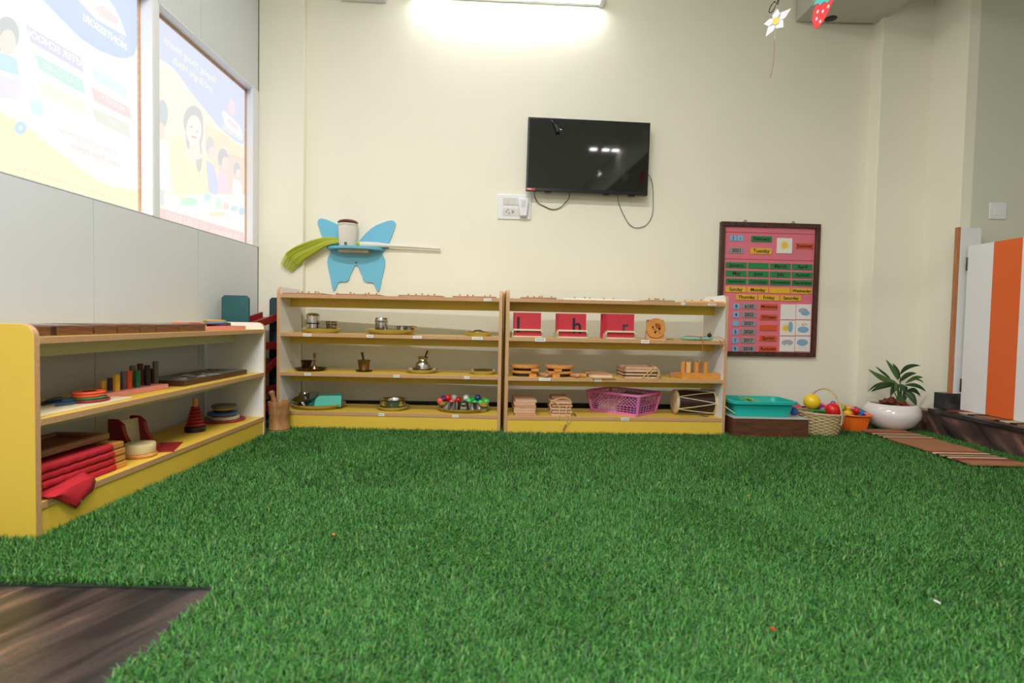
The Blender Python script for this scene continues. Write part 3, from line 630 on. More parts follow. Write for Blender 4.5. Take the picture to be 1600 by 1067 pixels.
# bottom shelf
t = put(u2, 'board_stack', 'tall stack of plain pinkish wooden boards at the shelf\'s left end', 'boards', 817.5, .14, 0)
for k in range(6):
    dx = random.uniform(-.004, .004); r = random.uniform(-.02, .02)
    MB().box(-.058, .058, -.125, .125, .0002 + k * .0142, .0135 + k * .0142, T=rotT((dx, 0, 0), (0, 0, r))).build('board', WOODQ if k % 3 else WOODP, t, bevel=.001)
t = put(u2, 'frame_bundle', 'bundle of small wooden frames wrapped with yellow cords hanging down', 'frame', 874, .10, 0)
for k in range(5):
    dx = (k % 2) * .006 - .003
    MB().box(-.055 + dx, .055 + dx, -.085, .08, .0005 + k * .0165, .0125 + k * .0165).build('frame', WOODQ if k != 3 else WOODP, t, bevel=.001)
MB().box(-.045, .045, .0, .085, .0795, .098).build('frame', WOODB, t, bevel=.001)
MB().tube(smooth_path([(-.064, -.07, .06), (-.045, -.09, .088), (0, -.085, .1), (.04, -.088, .092), (.055, -.08, .07)]), .0028, 6).build('cord', LACE, t)
MB().tube(smooth_path([(-.05, -.092, .085), (-.02, -.092, .06), (-.014, -.1, .03), (-.018, -.103, .0), (-.022, -.1035, -.014)]), .003, 6).build('cord', LACE, t)
MB().tube(smooth_path([(.03, -.092, .06), (.022, -.1, .04), (.024, -.104, .0), (.024, -.1045, -.03), (.014, -.1055, -.05)]), .0026, 6).build('cord', LACE, t)
MB().tube(smooth_path([(.042, -.092, .06), (.046, -.102, .02), (.044, -.104, -.02), (.03, -.106, -.036), (.02, -.1055, -.05)]), .0018, 6).build('cord', LACE, t)
MB().tube(smooth_path([(-.064, -.07, .07), (-.062, -.09, .05), (-.06, -.09, .02)]), .0022, 6).build('cord', LACE, t)
MB().tube([(.02, -.107, -.04), (.006, -.109, -.072)], .0045, 8).build('cord_handle', WOODB, t)
MB().tube([(.062, -.09, .018), (.078, -.095, .005)], .004, 8).build('peg', BRONZE, t)
# pink basket
def net_wall(b, x0, y0, x1, y1, z0, z1, flare, nd, mi=0, r=.0019):
    """one basket wall of crossing strips between two bottom corners; flare pushes the top outwards"""
    d = Vector((x1 - x0, y1 - y0, 0)); L = d.length; d.normalize(); nrm = Vector((d.y, -d.x, 0)); zm = z0 + (z1 - z0) * .42
    def P(s, z): k = (z - z0) / (z1 - z0); return Vector((x0, y0, 0)) + d * (s * L + (s - .5) * 2 * flare * k) + nrm * flare * k + Vector((0, 0, z))
    for k in range(nd + 1): b.tube([P(k / nd, z0), P(k / nd, zm)], r, 4)
    for z in (z0 + (zm - z0) * .33, z0 + (zm - z0) * .66, zm): b.tube([P(0, z), P(1, z)], r, 4)
    m = nd * 2; dz = (z1 - zm)
    span = 3
    for k in range(-span, nd + 1):
        a0, a1 = k / nd, (k + span) / nd; 
        for (p, q) in ((a0, a1), (a1, a0)):
            t0, t1 = 0, 1
            if p < 0: t0 = (0 - p) / (q - p)
            if p > 1: t0 = (1 - p) / (q - p)
            if q > 1: t1 = (1 - p) / (q - p)
            if q < 0: t1 = (0 - p) / (q - p)
            if t1 - t0 > .02: b.tube([P(p + (q - p) * t0, zm + dz * t0), P(p + (q - p) * t1, zm + dz * t1)], r, 4)
t = put(u2, 'plastic_basket', 'pink plastic lattice basket on the bottom shelf', 'basket', 976, .135, 0)
t.location.x, t.location.y = .655, 3.182; t.rotation_euler = (0, 0, -.72)
bw, bd, bh, fl = .148, .108, .122, .018
b = MB().box(-bw, bw, -bd, bd, 0, .004)
net_wall(b, -bw, -bd, bw, -bd, .012, bh - .012, fl, 14); net_wall(b, bw, -bd, bw, bd, .012, bh - .012, fl, 7)
net_wall(b, bw, bd, -bw, bd, .012, bh - .012, fl, 14); net_wall(b, -bw, bd, -bw, -bd, .012, bh - .012, fl, 7)
b.build('lattice', PINKB, t)
b = MB()
def ring(hw, hd, z0, z1, th, R=.02):
    out = []
    for (cx, cy, a0) in ((hw - R, hd - R, 0), (-hw + R, hd - R, PI / 2), (-hw + R, -hd + R, PI), (hw - R, -hd + R, 3 * PI / 2)):
        out += [(cx + R * math.cos(a0 + a), cy + R * math.sin(a0 + a)) for a in (0, PI / 6, PI / 3, PI / 2)]
    return out
def band(b, hw, hd, z0, z1, th, R=.02, fl=0, mi=0):
    A = ring(hw, hd, 0, 0, 0, R); B = ring(hw - th, hd - th, 0, 0, 0, max(R - th, .003)); A2 = ring(hw + fl, hd + fl, 0, 0, 0, R); B2 = ring(hw - th + fl, hd - th + fl, 0, 0, 0, max(R - th, .003)); n = len(A)
    vs = [(x, y, z0) for x, y in A] + [(x, y, z1) for x, y in A2] + [(x, y, z1) for x, y in B2] + [(x, y, z0) for x, y in B]
    fs = []
    for k in range(4): fs += [(k * n + i, k * n + (i + 1) % n, ((k + 1) % 4) * n + (i + 1) % n, ((k + 1) % 4) * n + i) for i in range(n)]
    b.add(vs, fs, mi)
band(b, bw + fl + .008, bd + fl + .008, bh - .012, bh, .012, .03)
band(b, bw + .001, bd + .001, 0, .014, .004, .02)
for sx in (-1, 1):
    for sy in (-1, 1): b.tube([(sx * (bw - .002), sy * (bd - .002), .006), (sx * (bw + fl), sy * (bd + fl), bh - .006)], .009, 8)
b.build('rim', PINKB, t)
MB().box(-.12, -.01, -.085, .06, .005, .055, T=rotT((0, 0, 0), (0, 0, .1))).build('contents', mat('white_box_card', (222, 214, 210), .7), t)
t2 = t
MB().sphere(.05, (.05, .0, .058), sz=.9).build('contents', mat('green_grey_cloth', (96, 110, 92), .8), t)
MB().box(-.01, .12, -.06, .07, .1, .112, T=rotT((0, 0, 0), (.05, .1, .3))).build('contents', mat('grey_green_lid', (120, 128, 112), .6), t)
MB().box(.08, .135, -.07, .06, .005, .07).build('contents', mat('patterned_blue_box', (70, 80, 150), .7, var=.5, vscale=60), t)
# drum
t = put(u2, 'dholak_drum', 'dark barrel drum with cream rope lacing lying on its side', 'drum', 1083.5, .13, 0, rz=-.03)
R0 = .066; hl = .118; T_ = rotT((0, 0, R0 + .006), (0, PI / 2, 0))
MB().lathe([(R0 * .93, -hl), (R0, -hl * .5), (R0 * 1.02, 0), (R0, hl * .5), (R0 * .93, hl)], 40, T=T_).build('shell', mat('dark_maroon_shell', (48, 24, 22), .4, var=.1), t)
for s in (-1, 1):
    MB().lathe([(0, s * hl), (R0 * .9, s * (hl + .001)), (R0 * .99, s * (hl - .002)), (R0 * 1.0, s * (hl - .014)), (R0 * .95, s * (hl - .018))], 40, T=T_).build('drum_head', mat('cream_drum_skin', (216, 196, 152), .6), t)
    MB().tube([T_ @ Vector((R0 * 1.01 * math.cos(a), R0 * 1.01 * math.sin(a), s * (hl - .008))) for a in [2 * PI * k / 40 for k in range(40)]], .0042, 8, closed=True).build('hoop', ROPE, t)
b = MB(); N = 6
for k in range(N * 2):
    a0 = PI * k / N; a1 = PI * (k + 1) / N; s = 1 if k % 2 else -1
    b.tube([T_ @ Vector((R0 * (1.03 + .03 * math.sin(PI * q / 8)) * math.cos(a0 + (a1 - a0) * q / 8), R0 * (1.03 + .03 * math.sin(PI * q / 8)) * math.sin(a0 + (a1 - a0) * q / 8), (1 - 2 * q / 8) * s * (hl - .006))) for q in range(9)], .0026, 6)
b.build('rope_lacing', ROPE, t)
MB().tube(smooth_path([(.112, -.03, .125), (.122, -.075, .095), (.126, -.12, .07), (.145, -.155, .05), (.17, -.165, .035)]), .0022, 6).build('rope_end', ROPE, t)
MB().tube(smooth_path([(.0, -.07, .012), (.03, -.085, .004), (.055, -.08, .003)]), .003, 6).build('rope_end', mat('green_cord', (60, 90, 84), .8), t)
# ================================================================ left unit
def span(px0, px1, v, zi):
    a = loc_on(u3, px0, v, Z3[zi]); b = loc_on(u3, px1, v, Z3[zi]); return a.y, b.y
def at3(name, label, cat, y, v, zi, group=None, rz=0, dz=0):
    return thing(name, label, cat, (u3.o.x - v, y, Z3[zi] + dz + .0004), u3.rz + rz, group)
bxs = [(55, 80, 'against the near end panel'), (90, 146, 'with a dark corner block'), (148.5, 183, 'third from the near end'), (185, 219, 'fourth from the near end'), (220.5, 244, 'fifth from the near end'), (245.5, 279, 'sixth from the near end'), (281, 321, 'next to the pink base with rings')]
for i, (a, b, wh) in enumerate(bxs):
    y0, y1 = span(a, b, .02, 2); y0 = max(y0, 1.462)
    t = at3('wooden_tray_box', 'shallow walnut tray box on the low shelf, ' + wh, 'box', (y0 + y1) / 2, .02, 2, 'walnut tray boxes')
    L = (y1 - y0) / 2 - .001; e = .006; d = .19 if i % 2 else .21; h = .027
    m = MB().box(-L, L, 0, d, 0, .005); m.box(-L, L, 0, e, .005, h).box(-L, L, d - e, d, .005, h).box(-L, -L + e, e, d - e, .005, h).box(L - e, L, e, d - e, .005, h)
    m.build('tray', WALN, t, bevel=.001)
    MB().box(-L + e, L - e, e, d - e, .005, h - .003).build('lining', mat('pale_pink_lining', (226, 206, 200), .7), t)
    if i == 1: MB().box(-L - .024, -L, .004, .03, 0, .026).build('corner_block', mat('very_dark_wood', (62, 34, 24), .5), t)
for i, (y, L, c, wh) in enumerate(((1.66, .10, 'grey_card', 'near end of the row'), (1.80, .14, 'brown_card', 'third tray box'), (2.12, .1, 'grey_card', 'middle tray boxes'), (2.36, .12, 'brown_card', 'far tray boxes'))):
    t = tag(MB().box(-L, L, .0, .15, 0, .003).build('card', mat(c, (150, 130, 126) if c[0] == 'g' else (138, 98, 84), .6), None, bevel=.0005), 'thin brown-grey card lying over the tray boxes at the ' + wh if i in (0,) else 'thin flat card lying on top of the ' + wh, 'card', 'flat cards on the tray boxes')
    t.location = (u3.o.x - .04, y, Z3[2] + .0277); t.rotation_euler = (0, 0, PI / 2 + (.05, -.06, .03, -.02)[i])
for i, px in enumerate((283, 308)):
    y = span(px, px + 1, .08, 2)[0]
    t = tag(MB().lathe([(0, 0), (.022, 0), (.023, .002), (.023, .006), (0, .007)], 24, sy=1.2).build('disc', ORG if i == 0 else mat('red_orange_paint', (206, 62, 44), .4), None, loc=(u3.o.x - .09, y, Z3[2] + .0277)), ('flat orange disc on the far tray boxes', 'flat red disc on the farthest tray box')[i], 'disc')
y0, y1 = span(323, 384, .03, 2)
t = at3('ring_stacker', 'pink base with stacked cream and blue rings, far end of the low shelf top', 'toy', (y0 + y1) / 2, .03, 2)
L = (y1 - y0) / 2
MB().box(-L, L, 0, .09, 0, .018).build('base', PINKP, t, bevel=.001)
MB().cyl(.012, .0185, .034, (-L + .02, .025)).build('peg', WOODO, t)
for k, (cx, r, z, h, m) in enumerate(((-.02, .055, .0185, .006, RED), (-.022, .058, .0247, .008, BLU), (-.018, .06, .033, .007, mat('pale_blue_paint', (150, 176, 200), .5)), (-.024, .057, .0402, .005, YELP), (.05, .04, .0185, .006, REDP), (.055, .036, .0247, .008, GRN))):
    MB().lathe([(0, z), (r, z), (r + .001, z + h * .3), (r, z + h), (0, z + h)], 30, (cx, .045, 0), sy=.7).build('ring', m, t)
# ---- middle shelf
y0, y1 = span(40, 203, .03, 1); y0 = max(y0, 1.464)
t = at3('thin_board', 'long thin cream board lying on the middle shelf of the low unit', 'board', (y0 + y1) / 2, .02, 1)
MB().box(-(y1 - y0) / 2, (y1 - y0) / 2, 0, .12, 0, .006).build('board', CREAMP, t, bevel=.001)
zb_ = .0066
y = span(143, 144, .07, 1)[0]
t = at3('ring_pile', 'small pile of orange, green and red rings on the cream board', 'toy', y, .075, 1, dz=zb_)
for k, (r, m, dx) in enumerate(((.058, REDP, .004), (.053, GRN, 0), (.05, ORG, -.003), (.05, ORG, -.003))):
    z = k * .0082; MB().lathe([(r * .45, z), (r - .003, z), (r, z + .003), (r, z + .005), (r - .003, z + .008), (r * .45, z + .008)], 32, (dx, 0, 0), sy=.8).build('ring', m, t)
for i, (px, v, rz, sz, c, lab) in enumerate(((85, .19, .3, .05, 'slate_paint', 'flat slate-grey shape lying at the near end of the middle shelf'), (104, .16, -.3, .055, 'blue_paint', 'flat blue shape lying behind the cream board'), (112, .1, .15, .05, 'dull_blue_paint', 'flat dull-blue shape lying on the cream board'))):
    y = span(px, px + 1, v, 1)[0]
    t = at3('flat_shape', lab, 'toy', y, v, 1, rz=rz, dz=zb_ if v < .14 else 0)
    m = {'slate_paint': mat('slate_paint', (60, 78, 92), .5), 'blue_paint': BLU, 'dull_blue_paint': mat('dull_blue_paint', (50, 88, 116), .5)}[c]
    MB().prism([(sz * math.cos(a) * 1.5, sz * .5 * math.sin(a)) for a in [PI / 3 * k for k in range(6)]], 0, .007, 'xy').build('shape', m, t, bevel=.001)
    MB().prism([(sz * math.cos(a) * .9, sz * .32 * math.sin(a)) for a in [PI / 3 * k for k in range(6)]], .0072, .013, 'xy').build('shape', m, t, bevel=.001)
y0, y1 = span(160, 256, .09, 1)
t = at3('prism_stand', 'pink base holding stepped coloured prisms on the middle shelf', 'toy', (y0 + y1) / 2, .13, 1, rz=-.06)
L = (y1 - y0) / 2
MB().box(-L, L, -.05, .045, 0, .017).build('base', PINKP, t, bevel=.001)
for (px, v, h, m) in ((164, .0, .037, YELP), (174, .01, .043, PUR), (182, .02, .047, mat('dark_violet_paint', (56, 46, 66), .5)), (184.5, -.03, .058, YELP), (194, -.005, .062, mat('grey_violet_paint', (122, 106, 140), .5)), (201.5, -.015, .063, ORG), (205, .025, .075, mat('dull_olive_paint', (120, 112, 84), .5)),
                      (214, -.02, .062, GRN), (216, .025, .08, mat('brown_red_paint', (92, 38, 34), .5)), (224, .03, .055, mat('brown_red_paint', (92, 38, 34), .5)), (228, -.01, .075, DARK), (234, .03, .055, mat('brown_red_paint', (92, 38, 34), .5)), (239, .01, .085, GREY)):
    y = span(px, px + .5, .13 + v, 1)[0] - (y0 + y1) / 2
    MB().prism([(y + .0105 * math.cos(PI / 8 + PI / 4 * k), v + .0105 * math.sin(PI / 8 + PI / 4 * k)) for k in range(8)], .0172, .0172 + h, 'xy').build('prism', m, t, bevel=.0008)
y0, y1 = span(288, 386, .045, 1)
t = at3('picture_board', 'dark brown framed board with a black and white picture, lying flat', 'board', (y0 + y1) / 2, .045, 1, rz=.0)
L = (y1 - y0) / 2
MB().box(-L, L, 0, .19, 0, .022).build('frame', wood('dark_frame_wood', (58, 34, 24), (92, 56, 38), .4), t, bevel=.001)
MB().box(-L + .012, L - .012, .01, .18, .0221, .023).build('picture', mat('grey_print_ground', (120, 116, 116), .5), t)
m = MB(); r = random.Random(4)
for k in range(26):
    x = -L * .7 + 1.5 * L * r.random(); y = .02 + .14 * r.random(); m.prism(ell(x, y, r.uniform(.012, .035), r.uniform(.006, .014), 10, r.random() * 3), .0231, .0236, 'xy', mi=k % 2)
m.build('picture_shapes', [mat('print_white', (220, 220, 214), .5), mat('print_black', (36, 34, 36), .5)], t)
# ---- bottom shelf: dressing frames with red cloth
y0, y1 = span(56, 199, .03, 0); y0 = max(y0, 1.464)
yc = (y0 + y1) / 2; L = (y1 - y0) / 2
for k in range(4):
    t = at3('dressing_frame', 'wooden frame wrapped in red cloth, %s of the bottom shelf stack' % ('bottom', 'second from the bottom', 'third from the bottom', 'top')[k], 'frame', yc - .004 * k, .03, 0, 'red cloth dressing frames', rz=(.0, .01, -.006, .008)[k], dz=k * .0225)
    b = MB(); D_ = .235; e = .024; h = .02
    b.box(-L, L, .0, e, 0, h).box(-L, L, D_ - e, D_, 0, h).box(-L, -L + e, e, D_ - e, 0, h).box(L - e, L, e, D_ - e, 0, h)
    b.build('frame', WOODO, t, bevel=.004)
    b = MB(); n = 12; N = 22
    for j in range(N + 1):
        x = -L + .02 + (2 * L - .075) * j / N
        for q in range(n):
            a = 2 * PI * q / n; wv = 1 + .06 * math.sin(j * 1.7 + q)
            b.v.append((x, e / 2 + (e / 2 + .005) * wv * math.copysign(abs(math.cos(a)) ** .6, math.cos(a)), h / 2 + (h / 2 + .0011) * math.copysign(abs(math.sin(a)) ** .8, math.sin(a))))
    for j in range(N): b.f += [(j * n + q, j * n + (q + 1) % n, (j + 1) * n + (q + 1) % n, (j + 1) * n + q) for q in range(n)]
    b.f += [tuple(range(n)), tuple(range(N * n + n - 1, N * n - 1, -1))]; b.mi = [0] * len(b.f)
    b.build('cloth', REDC, t)
    MB().box(-L + .03, L - .04, e + .003, D_ - e - .002, h * .4, h * .6).build('cloth_panel', REDC, t)
    for s in (-1,1): MB().lathe([(0, -.001), (.003, -.001), (.002, .0)], 8, T=rotT((s * (L - .011), 0, h / 2), (PI / 2, 0, 0))).build('screw', STEEL, t)
t = at3('dressing_frame', 'empty dark wooden frame leaning tilted on the red cloth stack', 'frame', yc + .0, .085, 0, dz=.0915)
b = MB(); T_ = rotT((0, 0, 0), (0, 0, 0)); Lh = L - .004
b.box(-Lh, Lh, 0, .022, 0, .02, T=T_).box(-Lh, Lh, .16, .18, 0, .02, T=T_).box(-Lh, -Lh + .022, .022, .16, 0, .02, T=T_).box(Lh - .022, Lh, .022, .16, 0, .02, T=T_)
b.build('frame', WOODB, t, bevel=.003); MB().box(-Lh + .02, Lh - .02, .02, .162, .006, .01).build('cloth_panel', REDP, t)
# red cloth flap hanging over the shelf edge
xs = u3.o.x + .006
P = [at_x(*p, xs) for p in ((76, 777), (147, 744), (151, 752), (147, 766), (117, 795), (96, 781))]
b = MB(); n = 7; vs = []; top = [P[0].lerp(P[1], i / n) for i in range(n + 1)]; bot = [P[0].lerp(P[5], i / 3) for i in range(3)] + [P[5].lerp(P[4], i / 2) for i in range(1, 3)] + [P[4].lerp(P[3], i / 3) for i in range(1, 4)]
m_ = 8
for i in range(n + 1):
    for j in range(m_ + 1):
        s = j / m_; q = top[i].lerp(bot[i], s)
        vs.append((q.x + .006 * math.sin(s * PI) + .004 * math.sin(i * 1.3 + s * 3) * s, q.y, q.z))
fs = [(i * (m_ + 1) + j, i * (m_ + 1) + j + 1, (i + 1) * (m_ + 1) + j + 1, (i + 1) * (m_ + 1) + j) for i in range(n) for j in range(m_)]
# a fold going back onto the shelf, under the stack
k0 = len(vs)
for i in range(n + 1):
    q = top[i]
    vs += [(xs - .012, q.y, max(q.z, Z3[0] + .004) + .002), (u3.o.x - .026, q.y, Z3[0] + .014 + .02 * i / n)]
for i in range(n):
    a, c = i * (m_ + 1), (i + 1) * (m_ + 1)
    fs += [(a, c, k0 + 2 * i + 2, k0 + 2 * i), (k0 + 2 * i, k0 + 2 * i + 2, k0 + 2 * i + 3, k0 + 2 * i + 1)]
o = b.add(vs, fs).build('red_cloth', REDC); so = o.modifiers.new('thickness', 'SOLIDIFY'); so.thickness = .0018; so.offset = 1
tag(o, 'red cloth corner with snap buttons hanging over the low shelf edge', 'cloth')
for p in ((143, 752), (122, 783)):
    q = at_x(*p, xs); MB().lathe([(0, .0), (.0045, 0), (.004, .003), (0, .004)], 12, T=rotT((q.x + .0075, q.y, q.z), (0, PI / 2, 0))).build('button', STEEL, o)
# red and cream stand
y = span(211, 212, .16, 0)[0]
t = at3('curved_stand', 'dark red stand with curved sides and cream back panel', 'stand', y, .17, 0, rz=-.25)
side = [(-.055, .0), (.075, 0), (.075, .012), (.045, .03), (.02, .065), (.01, .1), (-.02, .118), (-.055, .118)]
for s in (-.052, .036): MB().prism([(-q[0], q[1]) for q in side], s, s + .016, 'yz').build('side_panel', REDP, t, bevel=.002)
MB().box(-.036, .036, .0, .008, .004, .113, T=rotT((0, 0, 0), (-.12, 0, 0))).build('back_panel', CREAMP, t)
MB().box(-.052, .052, -.03, .054, 0, .004).build('base', REDP, t)
y = span(221, 222, .07, 0)[0]
t = at3('round_drum_box', 'round cream drum on a wooden plate in front of the red stand', 'toy', y, .075, 0)
MB().lathe([(0, 0), (.05, 0), (.054, .004), (.054, .009), (.05, .013), (0, .013)], 36).build('plate', WOODO, t)
MB().lathe([(0, .0135), (.047, .0135), (.049, .017), (.049, .044), (.047, .047), (0, .047)], 36).build('drum', mat('cream_drum_wood', (222, 202, 152), .5, var=.05), t)
t = at3('red_square', 'thin red square board lying beside the round cream drum', 'board', span(250, 251, .09, 0)[0], .08, 0, rz=.35)
MB().box(-.09, .07, -.055, .055, 0, .004).build('board', REDP, t, bevel=.0008)
t = at3('ring_tower', 'dark red ring tower with an orange top peg on the bottom shelf', 'toy', span(305, 306, .13, 0)[0], .13, 0)
MB().prism([(.042 * math.cos(PI / 6 * k + .2), .042 * math.sin(PI / 6 * k + .2)) for k in range(12)], 0, .022, 'xy').build('base', DARK, t, bevel=.002)
for k in range(6):
    z = .0222 + k * .0146; r = .037 - k * .0036; MB().lathe([(.008, z), (r - .004, z), (r, z + .005), (r, z + .009), (r - .004, z + .014), (.008, z + .014)], 30).build('ring', REDP, t)
MB().cyl(.0105, .108, .146, n=20, b=.001).build('peg', WOODO, t)
t = at3('disc_stack', 'stack of coloured discs on a large red disc near the far end panel', 'toy', span(351, 352, .14, 0)[0], .14, 0)
z = 0
for (r, h, m, dx, dy) in ((.102, .008, REDP, .0, .01), (.066, .016, mat('cream_disc_paint', (222, 210, 178), .5), 0, 0), (.052, .008, RED, -.01, 0), (.066, .011, BLU, -.02, 0), (.045, .01, DARK, -.008, 0), (.046, .011, YELP, -.006, 0), (.056, .011, mat('grey_green_paint', (112, 112, 98), .5), -.004, 0)):
    MB().lathe([(0, z), (r - .002, z), (r, z + .002), (r, z + h - .002), (r - .002, z + h), (0, z + h)], 40, (dx, dy, 0)).build('disc', m, t); z += h + .0002
for sy in ((1.448, 2.78),): pass
# ================================================================ corner: marble run, mortar
t = thing('marble_run', 'teal and red wooden marble run in the left corner behind the shelves', 'toy', (-1.455, 3.1, .0))
def zt(px, py, y): return at_y(px, py, y).z
ztop1 = zt(368, 461.5, 2.93); ztop2 = zt(428, 465, 3.3)
def rpoly(x0, x1, z1, r=.014): return [(x0, .0), (x0, z1 - r), (x0 + r, z1), (x1 - r, z1), (x1, z1 - r), (x1, 0)]
xa, xb = at_y(347.5, 480, 2.93).x, at_y(389.5, 480, 2.93).x
xa = max(xa, XL + .002)
MB().prism(rpoly(xa + 1.455, xb + 1.455, ztop1), -.18, -.162).build('post', TEALP, t, bevel=.001)
xc1 = at_y(422, 480, 3.3).x
MB().prism(rpoly(xc1 + 1.455, xc1 + 1.455 + .15, ztop2), .19, .208).build('post', mat('dark_teal_stained_wood', (36, 66, 72), .6, bump=.2, bscale=90, var=.12, vscale=14), t, bevel=.001)
MB().box(-.1, .13, .14, .23, .0, .03).build('foot', REDP, t, bevel=.002)
def ramp(z0, z1, nm='ramp'):
    b = MB(); x0, x1 = -.045, .075
    ya, yb = -.161, .189
    for (xx0, xx1, dz0, dz1) in ((x0, x0 + .01, -.012, .03), (x1 - .01, x1, -.012, .03), (x0 + .01, x1 - .01, -.012, 0)):
        b.add([(xx0, ya, z0 + dz0), (xx1, ya, z0 + dz0), (xx1, yb, z1 + dz0), (xx0, yb, z1 + dz0), (xx0, ya, z0 + dz1), (xx1, ya, z0 + dz1), (xx1, yb, z1 + dz1), (xx0, yb, z1 + dz1)],
              [(0, 3, 2, 1), (4, 5, 6, 7), (0, 1, 5, 4), (1, 2, 6, 5), (2, 3, 7, 6), (3, 0, 4, 7)])
    b.build(nm, REDP, t, bevel=.001)
ramp(.545, .605); ramp(.435, .43); ramp(.235, .36); ramp(.19, .175); ramp(.06, .1)
t = thing('wooden_mortar', 'turned wooden mortar with pestle on the grass in the corner between the shelves', 'mortar', (-1.222, 2.888, .004))
MB().lathe([(0, 0), (.05, 0), (.053, .004), (.05, .01), (.053, .016), (.05, .024), (.049, .09), (.053, .1), (.0515, .108), (.054, .114), (.0525, .122), (.056, .13), (.056, .158), (.05, .16), (.046, .152), (.04, .07), (0, .05)], 40).build('bowl', wood('mortar_wood', (150, 104, 62), (190, 142, 92), .5, (12, 12, 3), 5), t)
MB().tube([(.01, -.01, .06), (-.022, -.0, .15), (-.035, .004, .185), (-.042, .006, .2), (-.046, .007, .212)], [.016, .018, .012, .018, .012], 16).build('pestle', wood('pestle_wood', (126, 84, 52), (160, 112, 70), .5), t)

# ================================================================ floor on the right: box, tub, balls, baskets, pot
GZ = .004
t = thing('wooden_box', 'low walnut box on the grass to the right of the shelves', 'box', (1.203, 2.95, GZ))
MB().box(0, .405, 0, .31, 0, .106).build('box_body', wood('walnut_veneer', (62, 36, 26), (112, 68, 44), .4, (2, 30, 40), 5), t, bevel=.001)
MB().box(-.001, .406, -.001, .311, .1062, .1095).build('box_lid', mat('grey_white_top_reflection', (196, 194, 190), .35), t)  # light reflection on the walnut top painted as a grey-white sheet
zt_ = GZ + .11
t = thing('plastic_tub', 'turquoise plastic tub standing on the low walnut box', 'tub', (1.385, 3.092, zt_))
b = MB(); hw, hd, hh, fl = .152, .096, .082, .018
def shell(b, hw, hd, z0, z1, th, R, fl):
    A = ring(hw, hd, 0, 0, 0, R); n = len(A); A2 = ring(hw + fl, hd + fl, 0, 0, 0, R + fl * .6); B2 = ring(hw + fl - th, hd + fl - th, 0, 0, 0, R + fl * .6 - th * .5); B = ring(hw - th, hd - th, 0, 0, 0, R - th * .5)
    vs = [(x, y, z0) for x, y in A] + [(x, y, z1) for x, y in A2] + [(x, y, z1) for x, y in B2] + [(x, y, z0 + th) for x, y in B]
    fs = [(k * n + i, k * n + (i + 1) % n, (k + 1) * n + (i + 1) % n, (k + 1) * n + i) for k in range(3) for i in range(n)] + [tuple(range(n - 1, -1, -1)), tuple(range(3 * n, 4 * n))]
    b.add(vs, fs)
shell(b, hw, hd, 0, hh, .003, .03, fl); b.build('tub_body', TEALT, t)
b = MB(); band(b, hw + fl + .014, hd + fl + .014, hh - .006, hh + .004, .017, .045); band(b, hw + fl + .014, hd + fl + .014, hh - .012, hh - .006, .003, .045); b.build('rim', TEALT, t, bevel=.001)
t = thing('straw_bundle', 'yellow-green scraps lying inside the turquoise tub', 'scraps', (1.36, 3.12, zt_ + .0035))
for k in range(8):
    a = random.random() * 3; MB().box(-.035, .035, -.006, .006, .0, .003, T=rotT((random.uniform(-.05, .03), random.uniform(-.03, .03), .058 + k * .003), (random.uniform(-.3, .3), random.uniform(-.3, .3), a))).build('scrap', mat('yellow_green_strip', (146, 180, 90), .7), t)
MB().box(-.06, .05, -.045, .045, 0, .058).build('block', mat('green_block', (60, 150, 110), .6), t, bevel=.003)
def fball(x, y, z, r, c, lab, name='ball', m=None): return tag(MB().sphere(r, n=28, m=18).build(name, m or ballm(c), None, loc=(x, y, z)), lab, 'ball')
fball(1.588, 3.075, zt_ + .0236, .0235, 'blue', 'small blue ball resting on the walnut box beside the tub')
m, nt, bs = new_mat('pink_blue_striped_ball')
tc = nt.nodes.new('ShaderNodeTexCoord'); wv = nt.nodes.new('ShaderNodeTexWave'); wv.bands_direction = 'DIAGONAL'; wv.inputs['Scale'].default_value = 3.2; rr = nt.nodes.new('ShaderNodeValToRGB'); rr.color_ramp.interpolation = 'CONSTANT'
rr.color_ramp.elements[0].color = (*lin((222, 66, 84)), 1); rr.color_ramp.elements[1].position = .62; rr.color_ramp.elements[1].color = (*lin((70, 96, 150)), 1)
nt.links.new(tc.outputs['Object'], wv.inputs[0]); nt.links.new(wv.outputs['Color'], rr.inputs[0]); nt.links.new(rr.outputs[0], bs.inputs['Base Color'])
fball(1.70, 3.34, GZ + .08, .078, '', 'large pink and blue striped ball on the floor behind the walnut box', m=m)
# wicker basket
bx, by = 1.76, 3.12
t = thing('wicker_basket', 'woven cream wicker basket with a tall hoop handle, full of balls', 'basket', (bx, by, GZ))
WICK = wood('wicker_strand', (176, 150, 108), (214, 192, 150), .7, (20, 20, 20), 10)
b = MB(); rows = 13; ns = 26
def br(z): return .088 + .036 * (z / .118) ** .8
for k in range(rows):
    z = .006 + k * .0092
    path = [(br(z) * (1 + .035 * (1 if (j + k) % 2 else -1)) * math.cos(2 * PI * j / (ns)), .88 * br(z) * (1 + .035 * (1 if (j + k) % 2 else -1)) * math.sin(2 * PI * j / (ns)), z + .004 * (bx and -math.cos(2 * PI * j / ns)) * k / rows) for j in range(ns)]
    b.tube(path, .0056, 6, closed=True)
b.build('weave', WICK, t)
b = MB()
for j in range(ns): a = 2 * PI * j / ns; b.tube([(br(z) * math.cos(a) * .985, .88 * br(z) * math.sin(a) * .985, z) for z in (0, .04, .08, .12)], .0034, 6)
b.lathe([(0, 0), (.084, 0), (.084, .006), (0, .006)], 30, sy=.88); b.build('ribs', WICK, t)
MB().tube([(.126 * math.cos(2 * PI * j / 40), .111 * math.sin(2 * PI * j / 40), .122 - .005 * math.cos(2 * PI * j / 40)) for j in range(40)], .0068, 8, closed=True).build('rim', WICK, t)
